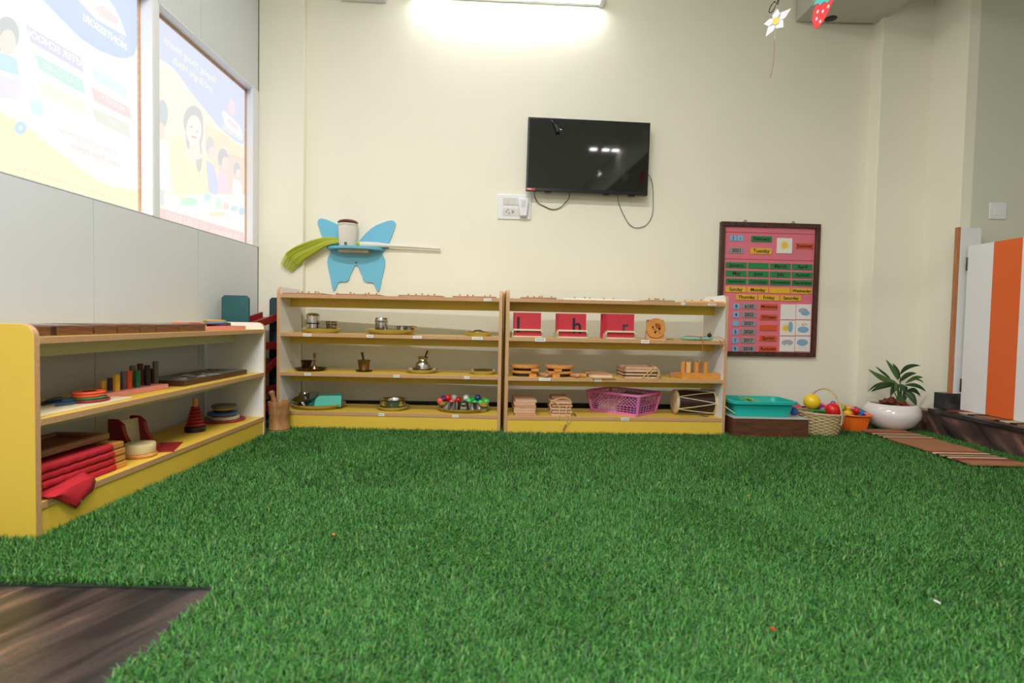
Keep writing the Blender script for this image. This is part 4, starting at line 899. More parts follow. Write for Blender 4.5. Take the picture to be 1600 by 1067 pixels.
hpth = smooth_path([(-.01, .10, .09), (-.012, .10, .14), (-.008, .07, .21), (.012, .02, .252), (.04, -.03, .247), (.06, -.075, .19), (.068, -.1, .12), (.064, -.102, .07)])
b = MB().tube([p + Vector((.0, 0, 0)) for p in hpth], .0042, 8)
b.tube([p + Vector((.006, .004, .003)) for p in hpth], .0034, 8); b.build('handle', WICK, t)
fball(bx - .052, by - .01, .187, .044, 'yellow', 'yellow ball on top of the wicker basket')
fball(bx + .048, by - .045, .147, .04, 'red', 'red ball at the front of the wicker basket')
fball(bx + .01, by + .05, .155, .024, 'purple', 'small purple ball behind the red ball in the wicker basket')
t = thing('toy_ring', 'black and green toy under the yellow ball in the wicker basket', 'toy', (bx - .02, by - .058, .126))
MB().tube([(.055 * math.cos(a), .03 * math.sin(a), .012 * math.sin(a)) for a in [2 * PI * k / 24 for k in range(24)]], .0085, 8, closed=True).build('ring', mat('green_toy_plastic', (44, 140, 50), .4), t)
for k in range(6): MB().sphere(.011, (-.04 + k * .015, -.016, .004 - .002 * k), 10, 8).build('bead', DARK, t)
fball(bx - .01, by + .01, .09, .045, 'green', 'green ball low inside the wicker basket')
def stick(name, lab, p0, p1, r, c, cat='toy'):
    o = MB().tube([p0, Vector(p0).lerp(Vector(p1), .5), p1], [r * .8, r * 1.2, r * .8], 10).build(name, c); return tag(o, lab, cat)
stick('plastic_stick', 'pink plastic stick at the right side of the wicker basket', (bx + .10, by - .03, .125), (bx + .03, by + .04, .172), .008, mat('pink_toy_plastic', (238, 110, 170), .4))
stick('plastic_stick', 'lilac plastic stick leaning on the right rim of the wicker basket', (bx + .105, by - .0, .128), (bx + .05, by + .03, .15), .01, mat('lilac_toy_plastic', (156, 130, 206), .4))
# orange basket
ox, oy = 2.02, 3.22
t = thing('plastic_basket', 'small orange plastic basket between the wicker basket and the white pot', 'basket', (ox, oy, GZ))
ORP = mat('orange_basket_plastic', (246, 118, 34), .4)
MB().lathe([(0, 0), (.058, 0), (.062, .004), (.078, .088), (.096, .1), (.094, .104), (.074, .09), (.058, .006), (0, .004)], 32).build('bucket', ORP, t)
b = MB()
for j in range(24): a = 2 * PI * j / 24; b.tube([((.0615 + .0165 * q) * math.cos(a), (.0615 + .0165 * q) * math.sin(a), .004 + .084 * q) for q in (0, 1)], .0026, 5)
b.build('ribs', ORP, t)
toys = [('toy_duck', 'yellow toy duck in the orange basket', None)]
t = thing('toy_duck', 'yellow toy duck sitting in the orange basket', 'toy', (ox - .05, oy - .02, .085), .5)
MB().sphere(.024, (0, 0, .024), sz=.9).build('body', YELP, t); MB().sphere(.015, (.008, 0, .056)).build('head', YELP, t); MB().cyl(.005, 0, .014, T=rotT((.018, 0, .056), (0, PI / 2, 0)), n=10, r2=.002).build('beak', ORP, t)
fball(ox + .0, oy - .02, .128, .017, 'red', 'small red ball in the orange basket')
fball(ox - .085, oy + .07, .155, .015, 'purple', 'small purple ball above the orange basket, against the wall side')
t = tag(MB().box(-.02, .02, -.02, .02, -.02, .02).build('toy_cube', mat('teal_blue_toy_plastic', (30, 110, 160), .4), None, bevel=.004, loc=(ox + .032, oy - .012, .115), rot=(.4, .3, .6)), 'blue toy cube in the orange basket', 'toy')
fball(ox + .0, oy + .03, .105, .03, 'orange', 'orange ball inside the orange basket')
fball(ox - .03, oy + .05, .135, .02, 'lime', 'lime green ball at the back of the orange basket')
stick('plastic_stick', 'pink plastic bar across the orange basket', (ox - .04, oy + .03, .15), (ox + .05, oy - .04, .112), .008, MATS['pink_toy_plastic'])
stick('plastic_stick', 'orange plastic bar lying behind the toys', (ox - .075, oy + .09, .14), (ox - .02, oy + .05, .148), .009, ORP)
fball(ox + .02, oy + .045, .095, .024, 'yellow', 'yellow ball inside the orange basket near the pot')
# supports so the loose toys behind the basket rest on something: a second heap box
t = thing('toy_bag', 'heap of pink and violet toy rods stacked behind the baskets', 'toy', (ox - .085, oy + .12, GZ))
for k in range(9):
    a = (k % 3) * .5 - .4; MB().tube([(-.05, -.03 + (k % 3) * .02, .012 + .014 * k), (.045, -.02 + ((k * 2) % 3) * .02, .012 + .014 * k + .004)], .0085, 10).build('rod', (MATS['pink_toy_plastic'], MATS['lilac_toy_plastic'], ballm('red'))[k % 3], t)
# pot and plant
pc = (2.272, 3.268)
t = thing('potted_plant', 'broad-leaved green plant in a glossy white bowl pot', 'plant', (pc[0], pc[1], .0))
PZ = .012
MB().lathe([(0, PZ), (.07, PZ), (.085, PZ + .004), (.125, PZ + .035), (.147, PZ + .075), (.15, PZ + .1), (.142, PZ + .13), (.122, PZ + .152), (.116, PZ + .154), (.112, PZ + .148), (.12, PZ + .12), (.1, PZ + .04), (0, PZ + .03)], 56).build('pot', mat('glossy_white_ceramic', (226, 222, 220), .12, coat=.6), t)
MB().lathe([(0, PZ + .146), (.06, PZ + .143), (.112, PZ + .139), (.112, PZ + .12), (0, PZ + .12)], 40).build('soil', mat('brown_soil', (70, 36, 22), .95, bump=1, bscale=120, var=.4, vscale=60), t)
b = MB(); r = random.Random(3)
for k in range(34):
    a = r.random() * 6.28; d = r.random() ** .7 * .085; sz = r.uniform(.012, .03) * (1.25 - d * 6); zc = PZ + .145 + (.028 * (1 - d / .09))
    b.lathe([(0, -sz * .5), (sz * .8, -sz * .3), (sz, .0), (sz * .6, sz * .4), (0, sz * .5)], 7, T=rotT((d * math.cos(a), d * math.sin(a), zc), (r.random(), r.random(), r.random())), sy=r.uniform(.4, .9))
o = b.build('coir_chunks', mat('coir_brown', (112, 52, 30), .9, bump=.6, bscale=90, var=.4, vscale=40), t, angle=10); o['kind'] = 'stuff'
LEAF = mat('dark_green_leaf', (44, 74, 38), .38, bump=.2, bscale=60, var=.22, vscale=12); LEAF2 = mat('mid_green_leaf', (76, 112, 54), .38, bump=.2, bscale=60, var=.2, vscale=12)
def pl(cx, cy, dy=0):
    px, py = 1340 + cx / 8.21, 555 + cy / 8.21; q = at_y(px, py, pc[1] + dy); return Vector((q.x - pc[0], q.y - pc[1], q.z))
def leaf(base, mid, tip, wd, m, n=12, tilt=0.0):
    P = [base, base.lerp(mid, .6) * .5 + mid * .5, mid, tip]
    pts = [((1 - t_) ** 2) * base + 2 * t_ * (1 - t_) * mid + t_ * t_ * tip for t_ in [i / n for i in range(n + 1)]]
    vs = []; fs = []
    side = (tip - base).cross(Vector((0, 1, 0)) + Vector((0, 0, .4)) * tilt)
    if side.length < 1e-4: side = Vector((1, 0, 0))
    side.normalize(); view = (tip - base).cross(side).normalized()
    for i, p in enumerate(pts):
        s = i / n; w_ = wd * (math.sin(PI * min(1, s ** .85)) ** .8) * (1 if s < .97 else .3) + .0006
        vs += [p - side * w_ + view * w_ * .35, p, p + side * w_ + view * w_ * .35]
    for i in range(n): a = 3 * i; fs += [(a, a + 1, a + 4, a + 3), (a + 1, a + 2, a + 5, a + 4)]
    o = MB().add(vs, fs).build('leaf', m, t); so = o.modifiers.new('thickness', 'SOLIDIFY'); so.thickness = .0008; return o
C0 = (520, 370)
LV = [((500, 355), (330, 330), (135, 178), .016, .02, 1), ((420, 300), (330, 230), (232, 145), .007, .03, 0), ((520, 320), (450, 180), (363, 58), .012, -.02, 1), ((525, 310), (510, 200), (448, 103), .013, .03, 0),
      ((540, 250), (600, 110), (806, 132), .013, .02, 0), ((530, 345), (620, 215), (755, 232), .014, -.01, 0), ((610, 360), (730, 260), (838, 285), .012, .02, 1), ((740, 310), (800, 310), (848, 352), .004, .03, 0),
      ((600, 385), (760, 350), (878, 468), .011, -.02, 0), ((620, 460), (720, 400), (805, 527), .013, .03, 0), ((590, 470), (690, 490), (756, 655), .02, -.05, 0), ((490, 375), (330, 350), (172, 465), .017, -.03, 0),
      ((470, 370), (250, 320), (136, 465), .008, .04, 0), ((520, 380), (430, 400), (420, 525), .018, -.06, 0), ((540, 370), (560, 400), (600, 480), .02, -.05, 0), ((520, 370), (480, 380), (475, 470), .016, -.05, 1), ((560, 400), (640, 420), (610, 470), .013, .03, 0)]
for (a, m1, c, wd, dy, li) in LV:
    leaf(pl(*a, dy * .2), pl(*m1, dy * .7), pl(*c, dy), wd, LEAF2 if li else LEAF)
    leafbase = pl(*a, dy * .2)
for (a, c) in (((520, 380), (530, 600)), ((500, 370), (520, 600)), ((545, 260), (540, 600)), ((600, 390), (560, 600)), ((615, 470), (585, 610)), ((475, 480), (515, 600)), ((640, 470), (590, 620)), ((560, 410), (550, 600)), ((595, 480), (575, 600))):
    A = pl(*a, 0); B = pl(*c, 0); B.z = min(B.z, PZ + .16); MB().tube([B, B.lerp(A, .5) + Vector((.002, -.002, 0)), A], [.0042, .0032, .0022], 8).build('stem', mat('stem_green', (70, 100, 44), .5), t)

# ================================================================ striped runner mats
MC = [mat('mat_brown_jute', (158, 108, 72), .95, bump=1, bscale=400, var=.15, vscale=60), mat('mat_dark_red', (140, 60, 48), .95, bump=1, bscale=400), mat('mat_cream', (206, 184, 152), .95, bump=1, bscale=400), mat('mat_black', (34, 36, 34), .95, bump=1, bscale=400), mat('mat_tan', (170, 134, 98), .95, bump=1, bscale=400)]
def runner(name, lab, loc, rz, W, L, stripes, th=.006):
    t = thing(name, lab, 'mat', loc, rz)
    for (a, b_2, c) in stripes:
        n = max(1, int((b_2 - a) * L / .05)); b = MB()
        vs = []; fs = []
        for i in range(n + 1):
            y = L * (a + (b_2 - a) * i / n); wz = .0015 * math.sin(y * 23)
            for (x, z) in ((-W / 2, 0), (W / 2, 0), (W / 2, th), (-W / 2, th)): vs.append((x, y, z + wz))
        for i in range(n): k = 4 * i; fs += [(k, k + 1, k + 5, k + 4), (k + 1, k + 2, k + 6, k + 5), (k + 2, k + 3, k + 7, k + 6), (k + 3, k, k + 4, k + 7)]
        fs += [(3, 2, 1, 0), (4 * n, 4 * n + 1, 4 * n + 2, 4 * n + 3)]
        b.add(vs, fs).build('stripe', MC[c], t)
    return t
ST = [(0, .1, 0), (.1, .165, 1), (.165, .195, 2), (.195, .22, 3), (.22, .255, 4), (.255, .275, 3), (.275, .3, 2), (.3, .33, 1), (.33, .68, 0), (.68, .715, 1), (.715, .745, 2), (.745, .77, 3), (.77, .81, 4), (.81, .83, 3), (.83, .86, 2), (.86, .92, 1), (.92, 1, 0)]
ST2 = [(0, .06, 1), (.06, .1, 2), (.1, .13, 3), (.13, .22, 0), (.22, .24, 3), (.24, .28, 2), (.28, .31, 3), (.31, .34, 0), (.34, .4, 1), (.4, 1, 0)]
A = at_z(1566, 716, .022); B_ = at_z(1490, 721, .022)
runner('runner_mat', 'striped brown jute runner mat lying on the grass before the pot', (2.155, 2.39, .018), .0, .262, .80, [(1 - b, 1 - a, c) for a, b, c in ST][::-1])
runner('runner_mat', 'striped brown jute mat on the granite step at the gate', (2.58, 3.09, .1535), PI, .24, 1.4, ST2, .005)

# ================================================================ gate, jamb, switch
t = thing('half_gate', 'low white gate with a vertical orange stripe on the granite step', 'gate', (2.532, 3.088, .161))
GH = 1.078 - .161
for k in range(5):
    c = (WHT if k % 2 == 0 else mat('orange_laminate', (232, 104, 42), .4))
    MB().box(0, .03, -.165 * (k + 1) + .0006, -.165 * k - .0006, 0, GH).build('gate_board', c, t, bevel=.001)
for z in (.78, .1): MB().box(-.004, .0, -.004, .006, z, z + .075).build('hinge', mat('dull_steel', (110, 106, 100), .4, 1), t, bevel=.001)
t = thing('gate_post', 'white post with a raw wood edge beside the gate', 'post', (2.503, 3.125, .247))
MB().box(.014, .13, 0, .024, 0, .94).build('post_body', WHT, t, bevel=.001); MB().box(0, .0138, 0, .024, 0, .942).build('edge_strip', wood('raw_orange_wood', (172, 110, 68), (196, 134, 90), .6, (20, 20, 2), 6), t)
tag(MB().box(2.468, 2.62, 3.1255, 3.2, .1535, .2465).build('granite_block', GRAND, None, bevel=.002), 'small black granite block under the white gate post', 'block')
bpy.data.objects['step_tread'].location  # (parts of the step keep their world coordinates)
p = at_y(1558, 330, YR)
t = thing('switch_plate', 'small white switch plate on the recessed wall above the gate', 'switch', p)
MB().box(-.05, .05, -.008, 0, -.048, .048).build('plate', ALU, t, bevel=.004); MB().box(-.026, .026, -.011, -.008, -.026, .026).build('rocker', WHT, t, bevel=.001); MB().box(-.0256, -.008, -.0118, -.011, -.01, .018).build('rocker', WHT, t)
# ================================================================ back-wall things
def on_wall(name, label, cat, px, py, off=0, group=None, roll=0):
    p = wall_pt(px, py, off); o = thing(name, label, cat, p, WA, group)
    if roll: o.rotation_euler = (0, roll, WA)
    return o
def wl(t, px, py, off=0):   # local x, z on the wall for a picture pixel
    p = wall_pt(px, py, off) - Vector(t.location); return p.x * math.cos(WA) + p.y * math.sin(WA), p.z
# television
t = on_wall('television', 'black flat-screen television hung on the back wall', 'television', 919, 250.5, .0, roll=.012)
xr, zr = wl(t, 1014, 254, .09); xl, zl = wl(t, 823.5, 248, .09); Wt = (xr - xl) / 2 * 1.0; xm = (xr + xl) / 2
Ht = .222; t.location.z += -.003
MB().box(xm - Wt, xm + Wt, -.09, -.055, -Ht, Ht).build('bezel', mat('black_gloss_bezel', (16, 16, 18), .25), t, bevel=.003)
MB().box(xm - Wt + .009, xm + Wt - .009, -.0915, -.0901, -Ht + .02, Ht - .009).build('screen', mat('dark_glass_screen', (26, 27, 26), .04, spec=.8, coat=.0), t)
MB().box(xm - .3, xm + .3, -.055, -.03, -.15, .15).build('back_cover', BLACK, t, bevel=.01)
MB().box(xm - .2, xm + .2, -.03, 0, -.04, .04).build('wall_bracket', BLACK, t)
o = MB().box(xm - Wt + .002, xm - Wt + .054, -.0925, -.0901, -Ht + .002, -Ht + .016).build('sticker', mat('red_sticker', (196, 40, 40), .4), t)
for k in range(5): MB().box(xm - Wt + .006 + k * .0055, xm - Wt + .010 + k * .0055, -.0929, -.0925, -Ht + .006, -Ht + .012).build('lettering', PAPER, o)
for x in (-.26, .1, .26): MB().box(xm + x, xm + x + .04, -.08, -.06, -Ht - .006, -Ht).build('foot_clip', BLACK, t)
def wpath(t, pts, off): return smooth_path([(wl(t, x, y, o_)[0], -o_, wl(t, x, y, o_)[1]) for (x, y, o_) in pts])
t2 = on_wall('power_cord', 'black power cord with a plug hanging over the top of the television', 'cord', 870, 200, 0)
MB().tube(wpath(t2, [(845, 192, .02), (856, 187, .05), (861, 187.5, .085), (864, 191, .1), (867, 196, .105)], 0), .0036, 8).build('cable', BLACK, t2)
x_, z_ = wl(t2, 867, 195, .105); x2, z2 = wl(t2, 873, 206, .11)
MB().tube([(x_, -.105, z_), (x_ * .6 + x2 * .4, -.108, z_ * .6 + z2 * .4), (x2, -.11, z2)], [.006, .012, .014], 10).build('plug', BLACK, t2)
for d in (-.004, .006): MB().tube([(x2 + d, -.112, z2 + .01 + d), (x2 + .013 + d, -.116, z2 + .004 + d)], .0022, 6).build('pin', STEEL, t2)
t2 = on_wall('cable', 'black cable looping below the left half of the television', 'cable', 860, 320, 0)
MB().tube(wpath(t2, [(835, 300, .04), (836, 308, .03), (841, 317, .015), (850, 322, .008), (862, 327, .008), (874, 325, .01), (883, 317, .02), (889, 309, .035), (890, 300, .045)], 0), .0026, 8).build('cord', BLACK, t2)
t2 = on_wall('cable', 'thin grey cable looping from the right side of the television', 'cable', 1000, 330, 0)
MB().tube(wpath(t2, [(1008, 272, .05), (1014, 274, .03), (1019, 286, .012), (1020.5, 310, .008), (1019, 336, .008), (1009, 352, .008), (994, 356, .008), (983, 350, .008), (974, 335, .008), (967, 318, .015), (965, 305, .04)], 0), .0022, 8).build('cord', mat('grey_cable', (96, 100, 94), .5), t2)
# switchboard
t = on_wall('switchboard', 'white switch and socket board at the lower left of the television', 'switch', 803.5, 324, 0)
MB().box(-.106, .106, -.01, 0, -.077, .077).build('plate', ALU, t, bevel=.004)
for (z0, z1) in ((.01, .058), (-.056, -.008)): MB().box(-.072, .072, -.0125, -.01, z0, z1).build('module_strip', mat('speckled_white', (216, 214, 206), .5, var=.08, vscale=150), t, bevel=.001)
for k in range(4): MB().box(-.07 + k * .035, -.037 + k * .035, -.0145, -.0125, .013, .055).build('rocker', mat('speckled_white', (216, 214, 206), .5), t, bevel=.001)
for (x, z) in ((-.05, -.03), (-.04, -.018), (-.032, -.04), (-.012, -.024), (-.012, -.036), (-.004, -.03)): MB().lathe([(0, 0), (.004, 0), (.004, .002), (0, .002)], 12, T=rotT((x, -.0125, z), (PI / 2, 0, 0))).build('socket_hole', GREY, t)
t = on_wall('plug_adapter', 'white plug-in adapter on the switchboard', 'adapter', 817, 325, .013)
MB().prism([(-.03, .055), (.03, .055), (.032, .03), (.024, -.055), (-.02, -.055), (-.032, .03)], -.035, -.0, 'xz').build('body', ALU, t, bevel=.005); MB().box(-.012, .014, -.037, -.035, .0, .04).build('front_mark', mat('pale_lilac_mark', (206, 208, 222), .4), t)
# butterfly shelf
t = on_wall('butterfly_shelf', 'blue butterfly-shaped wall shelf above the left shelf unit', 'shelf', 557.5, 392, 0)
cx, cz = 557.5, 392
hf = [(25, 300), (50, 268), (82, 232), (117, 200), (160, 170), (207, 150), (250, 133), (285, 127), (308, 134), (317, 152), (316, 175), (302, 215), (287, 260), (270, 300), (255, 350), (238, 372), (215, 392), (205, 400), (222, 424), (234, 455), (236, 485), (231, 525), (222, 565), (209, 620), (203, 655), (196, 690), (188, 713), (181, 718), (172, 708), (158, 680), (148, 655), (136, 645), (110, 643), (87, 644), (66, 632), (56, 618), (54, 600), (44, 575), (32, 555), (22, 528), (12, 510), (0, 503)]
sc5 = 1 / 5.333 / 860 * 3.43
P = [(x * sc5, (384 - y) * sc5) for x, y in hf]
poly = [(0, (384 - 330) * sc5)] + P + [(-x, z) for x, z in P[:-1]][::-1]
MB().prism(poly, -.012, -.0, 'xz').build('butterfly_panel', SKY, t, bevel=.001)
zs = (384 - 362) * sc5
half = [(math.cos(a) * .165 + .002, -.012 - .115 * math.sin(a) ** .7) for a in [PI * k / 16 for k in range(17)]]
MB().prism(half, zs - .016, zs, 'xy').build('shelf_board', mat('sky_blue_shelf_paint', (102, 180, 208), .5), t, bevel=.002)
MB().box(-.09, .085, -.085, -.0122, zs - .034, zs - .0162).build('cleat', mat('pale_cleat_wood', (190, 176, 156), .6), t)
MB().lathe([(0, 0), (.0045, 0), (.003, .004), (0, .004)], 12, T=rotT((0, -.012, (384 - 482) * sc5), (PI / 2, 0, 0))).build('screw', mat('dark_screw', (50, 60, 70), .4, 1), t)
MB().box(-.1, .2, -.015, -.0121, zs + .0005, zs + .012).build('back_lip', mat('sky_blue_shelf_paint', (102, 180, 208), .5), t)
bw_ = Vector(t.location); ca, sa = math.cos(WA), math.sin(WA)
def bl(x, y, z): return bw_ + Vector((x * ca - y * sa, x * sa + y * ca, z))
p = bl(-.038, -.073, zs + .0004)
t2 = thing('plastic_canister', 'white plastic canister with a maroon lid on the butterfly shelf', 'canister', p, WA)
MB().lathe([(0, 0), (.047, 0), (.049, .003), (.054, .125), (.058, .127), (.058, .135), (.05, .137), (0, .137)], 44).build('body', mat('white_ribbed_plastic', (226, 222, 212), .4), t2)
b = MB()
for k in range(40): a = 2 * PI * k / 40; b.tube([(.0485 * math.cos(a), .0485 * math.sin(a), .004), (.0542 * math.cos(a), .0542 * math.sin(a), .124)], .0012, 4)
b.build('ribs', mat('white_ribbed_plastic', (226, 222, 212), .4), t2)
MB().lathe([(0, .1375), (.059, .1375), (.06, .144), (.054, .152), (.04, .158), (0, .158)], 44).build('lid', MAROON, t2)
MB().box(-.008, .008, -.0515, -.045, .003, .02).build('label_mark', mat('green_label', (40, 110, 70), .5), t2)
# broom lying on the shelf behind the canister
p = bl(0, -.035, 0)
t2 = thing('grass_broom', 'broom with a white ribbed handle and lime green bristles lying on the butterfly shelf', 'broom', p, WA)
hz = lambda cyp: (384 - cyp) * sc5 * 1.0
px_ = lambda cxp: (cxp - 733) * sc5
zr_ = zs + .019
hpts = [(-.0, -.0, zr_), (.05, 0, zr_), (.13, .0, zr_), (.2, .0, zr_ - .002), (.33, .002, zr_ - .005), (px_(1290), .004, zr_ - .009), (px_(1425), .005, zr_ - .012)]
MB().tube(hpts, [.019, .0185, .0165, .0105, .009, .0082, .0078], 16).build('handle', mat('white_ribbed_plastic', (226, 222, 212), .4), t2)
b = MB()
for k in range(26): x = .012 + k * .0055; b.lathe([(.0188 - k * .00012, -.0008), (.0196 - k * .00012, 0), (.0188 - k * .00012, .0008)], 16, T=rotT((x, 0, zr_), (0, PI / 2, 0)))
for k in range(12): x = px_(1250) + k * .006; b.lathe([(.008, -.001), (.0092, 0), (.008, .001)], 12, T=rotT((x, .004, zr_ - .0085), (0, PI / 2, 0)))
b.build('handle_ribs', mat('white_ribbed_plastic', (226, 222, 212), .4), t2)
r = random.Random(9); bs_ = [MB(), MB(), MB()]
for k in range(760):
    u_, v_ = r.uniform(-1, 1) * .8, r.gauss(0, .42); u_ = max(-1, min(1, u_)); v_ = max(-1, min(1, v_)); e = r.uniform(.86, 1.02); ju, jv = r.uniform(-.012, .012), r.uniform(-.008, .008)
    xs_ = [(690, 326, .014), (600, 322, .022), (500, 336, .034), (400, 368, .052), (300, 420, .062), (238, 474, .068), (192, 545, .048)]
    pts = []
    for i, (cxp, cyp, sp) in enumerate(xs_):
        if i / 6 > e: break
        kx, kz = ((0, .85), (0, .85), (-.15, .85), (-.3, .8), (-.5, .7), (-.7, .6), (-.8, .5))[i]
        pts.append((px_(cxp) + sp * u_ * kx + ju * i / 6, -.004 + sp * v_ * .22 - .012 * min(i, 2), hz(cyp) + sp * u_ * kz + (.008 if i < 3 else 0) + jv * i / 6))
    bs_[k % 3].tube(smooth_path(pts, 3), (.0011 if k % 2 else .0008), 3, caps=False)
for bb_, c, nme in zip(bs_, ((196, 204, 40), (172, 186, 34), (206, 214, 80)), ('a', 'b', 'c')):
    o = bb_.build('bristles', mat('lime_bristle_' + nme, c, .6), t2); o['kind'] = 'stuff'
MB().tube([(px_(770), -.002, zr_), (px_(730), -.004, zr_), (px_(670), -.01, zr_ + .002)], [.0175, .018, .014], 14).build('bristle_collar', mat('lime_bristle_b', (172, 186, 34), .6), t2)

# calendar chart
t = on_wall('calendar_board', 'pink calendar board in a dark brown frame on the back wall', 'chart', 1204, 452, .0)
x0, z1 = wl(t, 1126.5, 346, .02); x1, _ = wl(t, 1282, 349.5, .02); _, z0 = wl(t, 1277, 558, .02); z0 = z0
Wc, Hc = x1 - x0, z1 - z0; fw = .028
FRW = wood('dark_frame_veneer', (44, 22, 18), (96, 56, 42), .4, (25, 25, 2), 6)
for (a, b, c, d) in ((x0, x1, z1 - fw, z1), (x0, x1, z0, z0 + fw), (x0, x0 + fw, z0 + fw, z1 - fw), (x1 - fw, x1, z0 + fw, z1 - fw)): MB().box(a, b, -.03, 0, c, d).build('frame', FRW, t, bevel=.002)
MB().box(x0 + fw, x1 - fw, -.012, -.001, z0 + fw, z1 - fw).build('board', mat('pink_board', (226, 120, 138), .5), t)
for px_i in (245, 584):
    X = x0 + (px_i - 70) / 703 * Wc; MB().tube([(X + .009 * math.cos(a), -.012, z1 + .006 + .009 * math.sin(a)) for a in [2 * PI * k / 14 for k in range(14)]], .002, 6, closed=True).build('hook', mat('dull_steel', (110, 106, 100), .4, 1), t); MB().box(X - .01, X + .01, -.016, -.008, z1 - .001, z1 + .004).build('hook_plate', mat('dull_steel', (110, 106, 100), .4, 1), t)
def cm(x, y):
    u_ = (x + .0325 * (y - 68) - 70) / 703; v_ = (y - .024 * (x - 70) - 68 + (.0000) * y) / 927
    return x0 + u_ * Wc, z1 - v_ * Hc
TC = {'g': mat('green_tile', (30, 134, 70), .5), 'y': mat('yellow_tile', (232, 184, 44), .5), 'o': mat('orange_tile', (220, 88, 44), .5), 'b': mat('light_blue_tile', (124, 186, 222), .5), 's': mat('grey_tile', (150, 150, 150), .5), 'w': mat('white_tile', (236, 234, 230), .5)}
def tile(x, y, w_, h_, c, s=''):
    X, Z = cm(x, y); w2, h2 = w_ / 703 * Wc / 2, h_ / 927 * Hc / 2
    o = MB().box(X - w2, X + w2, -.017, -.0121, Z - h2, Z + h2).build('tile', TC[c], t, bevel=.0006)
    if s:
        k = min(h2 * 1.75, w2 * 3.45 / max(len(s), 1)); text(s, k, INK, o, (X, -.0173, Z), bold=.0007)
    return o
for (y_) in (138, 322): X0, Za = cm(105, y_); X1, Zb = cm(735, y_ + 15); MB().box(x0 + fw, x1 - fw, -.0128, -.0121, Za - .002, Za + .001).build('divider', mat('red_line', (160, 20, 40), .5), t)
tile(159, 181, 42, 38, 'b', '1'); tile(208, 182, 42, 38, 'b', '-'); tile(359, 187, 145, 40, 'g', 'February'); tile(181, 267, 100, 38, 's', '2021'); tile(356, 270, 147, 40, 'y', 'Tuesday'); tile(664, 235, 122, 38, 'o', 'Summer'); sun = tile(521, 233, 108, 106, 'w')
for y0_, rw in ((368, ('January', '', 'March', 'April')), (425, ('May', 'June', 'July', 'August')), (480, ('September', 'October', 'November', 'December'))):
    for k, s in enumerate(rw): tile(181 + k * 156, y0_ + k * 4, 145, 40, 'g', s)
for k, s in enumerate(('Sunday', 'Monday', '', 'Wednesday')): tile(177 + k * 156, 536 + k * 4, 145, 38, 'y', s)
for k, s in enumerate(('Thursday', 'Friday', 'Saturday')): tile(254 + k * 157, 590 + k * 4, 145, 38, 'y', s)
for k, s in enumerate(('8', '4', '', '5', '7', '9')): tile(181 - k * 1.8, 653 + k * 59.5, 40, 38, 'b', s)
for k, s in enumerate(('2019', '2022', '2021', '2020', '2017', '2018')): 
    o = tile(273 - k * 1.8, 653 + k * 59.5, 102, 38, 's', s)
    if k == 0:
        for ch in o.children: ch.rotation_euler = (PI / 2, PI, 0)
for k, s in enumerate(('Monsoon', 'Winter', '', 'Spring', 'Autumn')): tile(414 - k * 1.8, 657 + k * 73.5, 122, 40, 'o', s)
grid = {}
for rr_ in range(3):
    for cc_ in range(2): grid[(rr_, cc_)] = tile(550 + cc_ * 111 - rr_ * 3, 693 + rr_ * 112.5, 106, 106, 'w')
SUNM = mat('sun_yellow_print', (240, 200, 70), .6); SUNL = mat('sun_pale_print', (246, 220, 140), .6); CL = mat('cloud_blue_print', (132, 176, 206), .6); CG = mat('cloud_grey_print', (168, 176, 188), .6)
def pic(o, x, y, rx, ry, m, lv=1, rays=0, name='picture'):
    X, Z = cm(x, y); s = Wc / 703; b = MB()
    if rays:
        pts = [(X + (rx * (1 if k % 2 else .62)) * s * math.cos(PI * k / rays), Z + (rx * (1 if k % 2 else .62)) * s * math.sin(PI * k / rays)) for k in range(2 * rays)]
    else: pts = [(X + a * s, Z + b_ * s) for a, b_ in ell(0, 0, rx, ry, 18)]
    b.prism(pts, -.0172 - .0003 * lv, -.0171 - .0003 * lv + .0, 'xz').build(name, m, o)
pic(sun, 521, 231, 38, 0, SUNL, 1, 14); pic(sun, 521, 231, 20, 20, SUNM, 2)
g = grid[(0, 1)]; pic(g, 655, 684, 34, 17, CG, 1); pic(g, 672, 702, 32, 18, CL, 2)
g = grid[(1, 0)]; pic(g, 532, 806, 36, 0, SUNL, 1, 14); pic(g, 532, 806, 18, 18, SUNM, 2); pic(g, 566, 798, 17, 38, CL, 3)
g = grid[(1, 1)]; pic(g, 657, 818, 40, 22, CL, 1); [pic(g, x, y, 3, 4, INKG, 1, name='rain_drop') for x, y in ((655, 778), (670, 776), (680, 783), (662, 788), (650, 785))]
g = grid[(2, 0)]; pic(g, 544, 908, 42, 20, CG, 1); pic(g, 540, 922, 9, 6, TC['w'], 2)
g = grid[(2, 1)]; pic(g, 652, 908, 40, 24, CL, 1); [pic(g, x, 945, 2, 6, CG, 1, name='rain_drop') for x in (630, 645, 660, 675)]

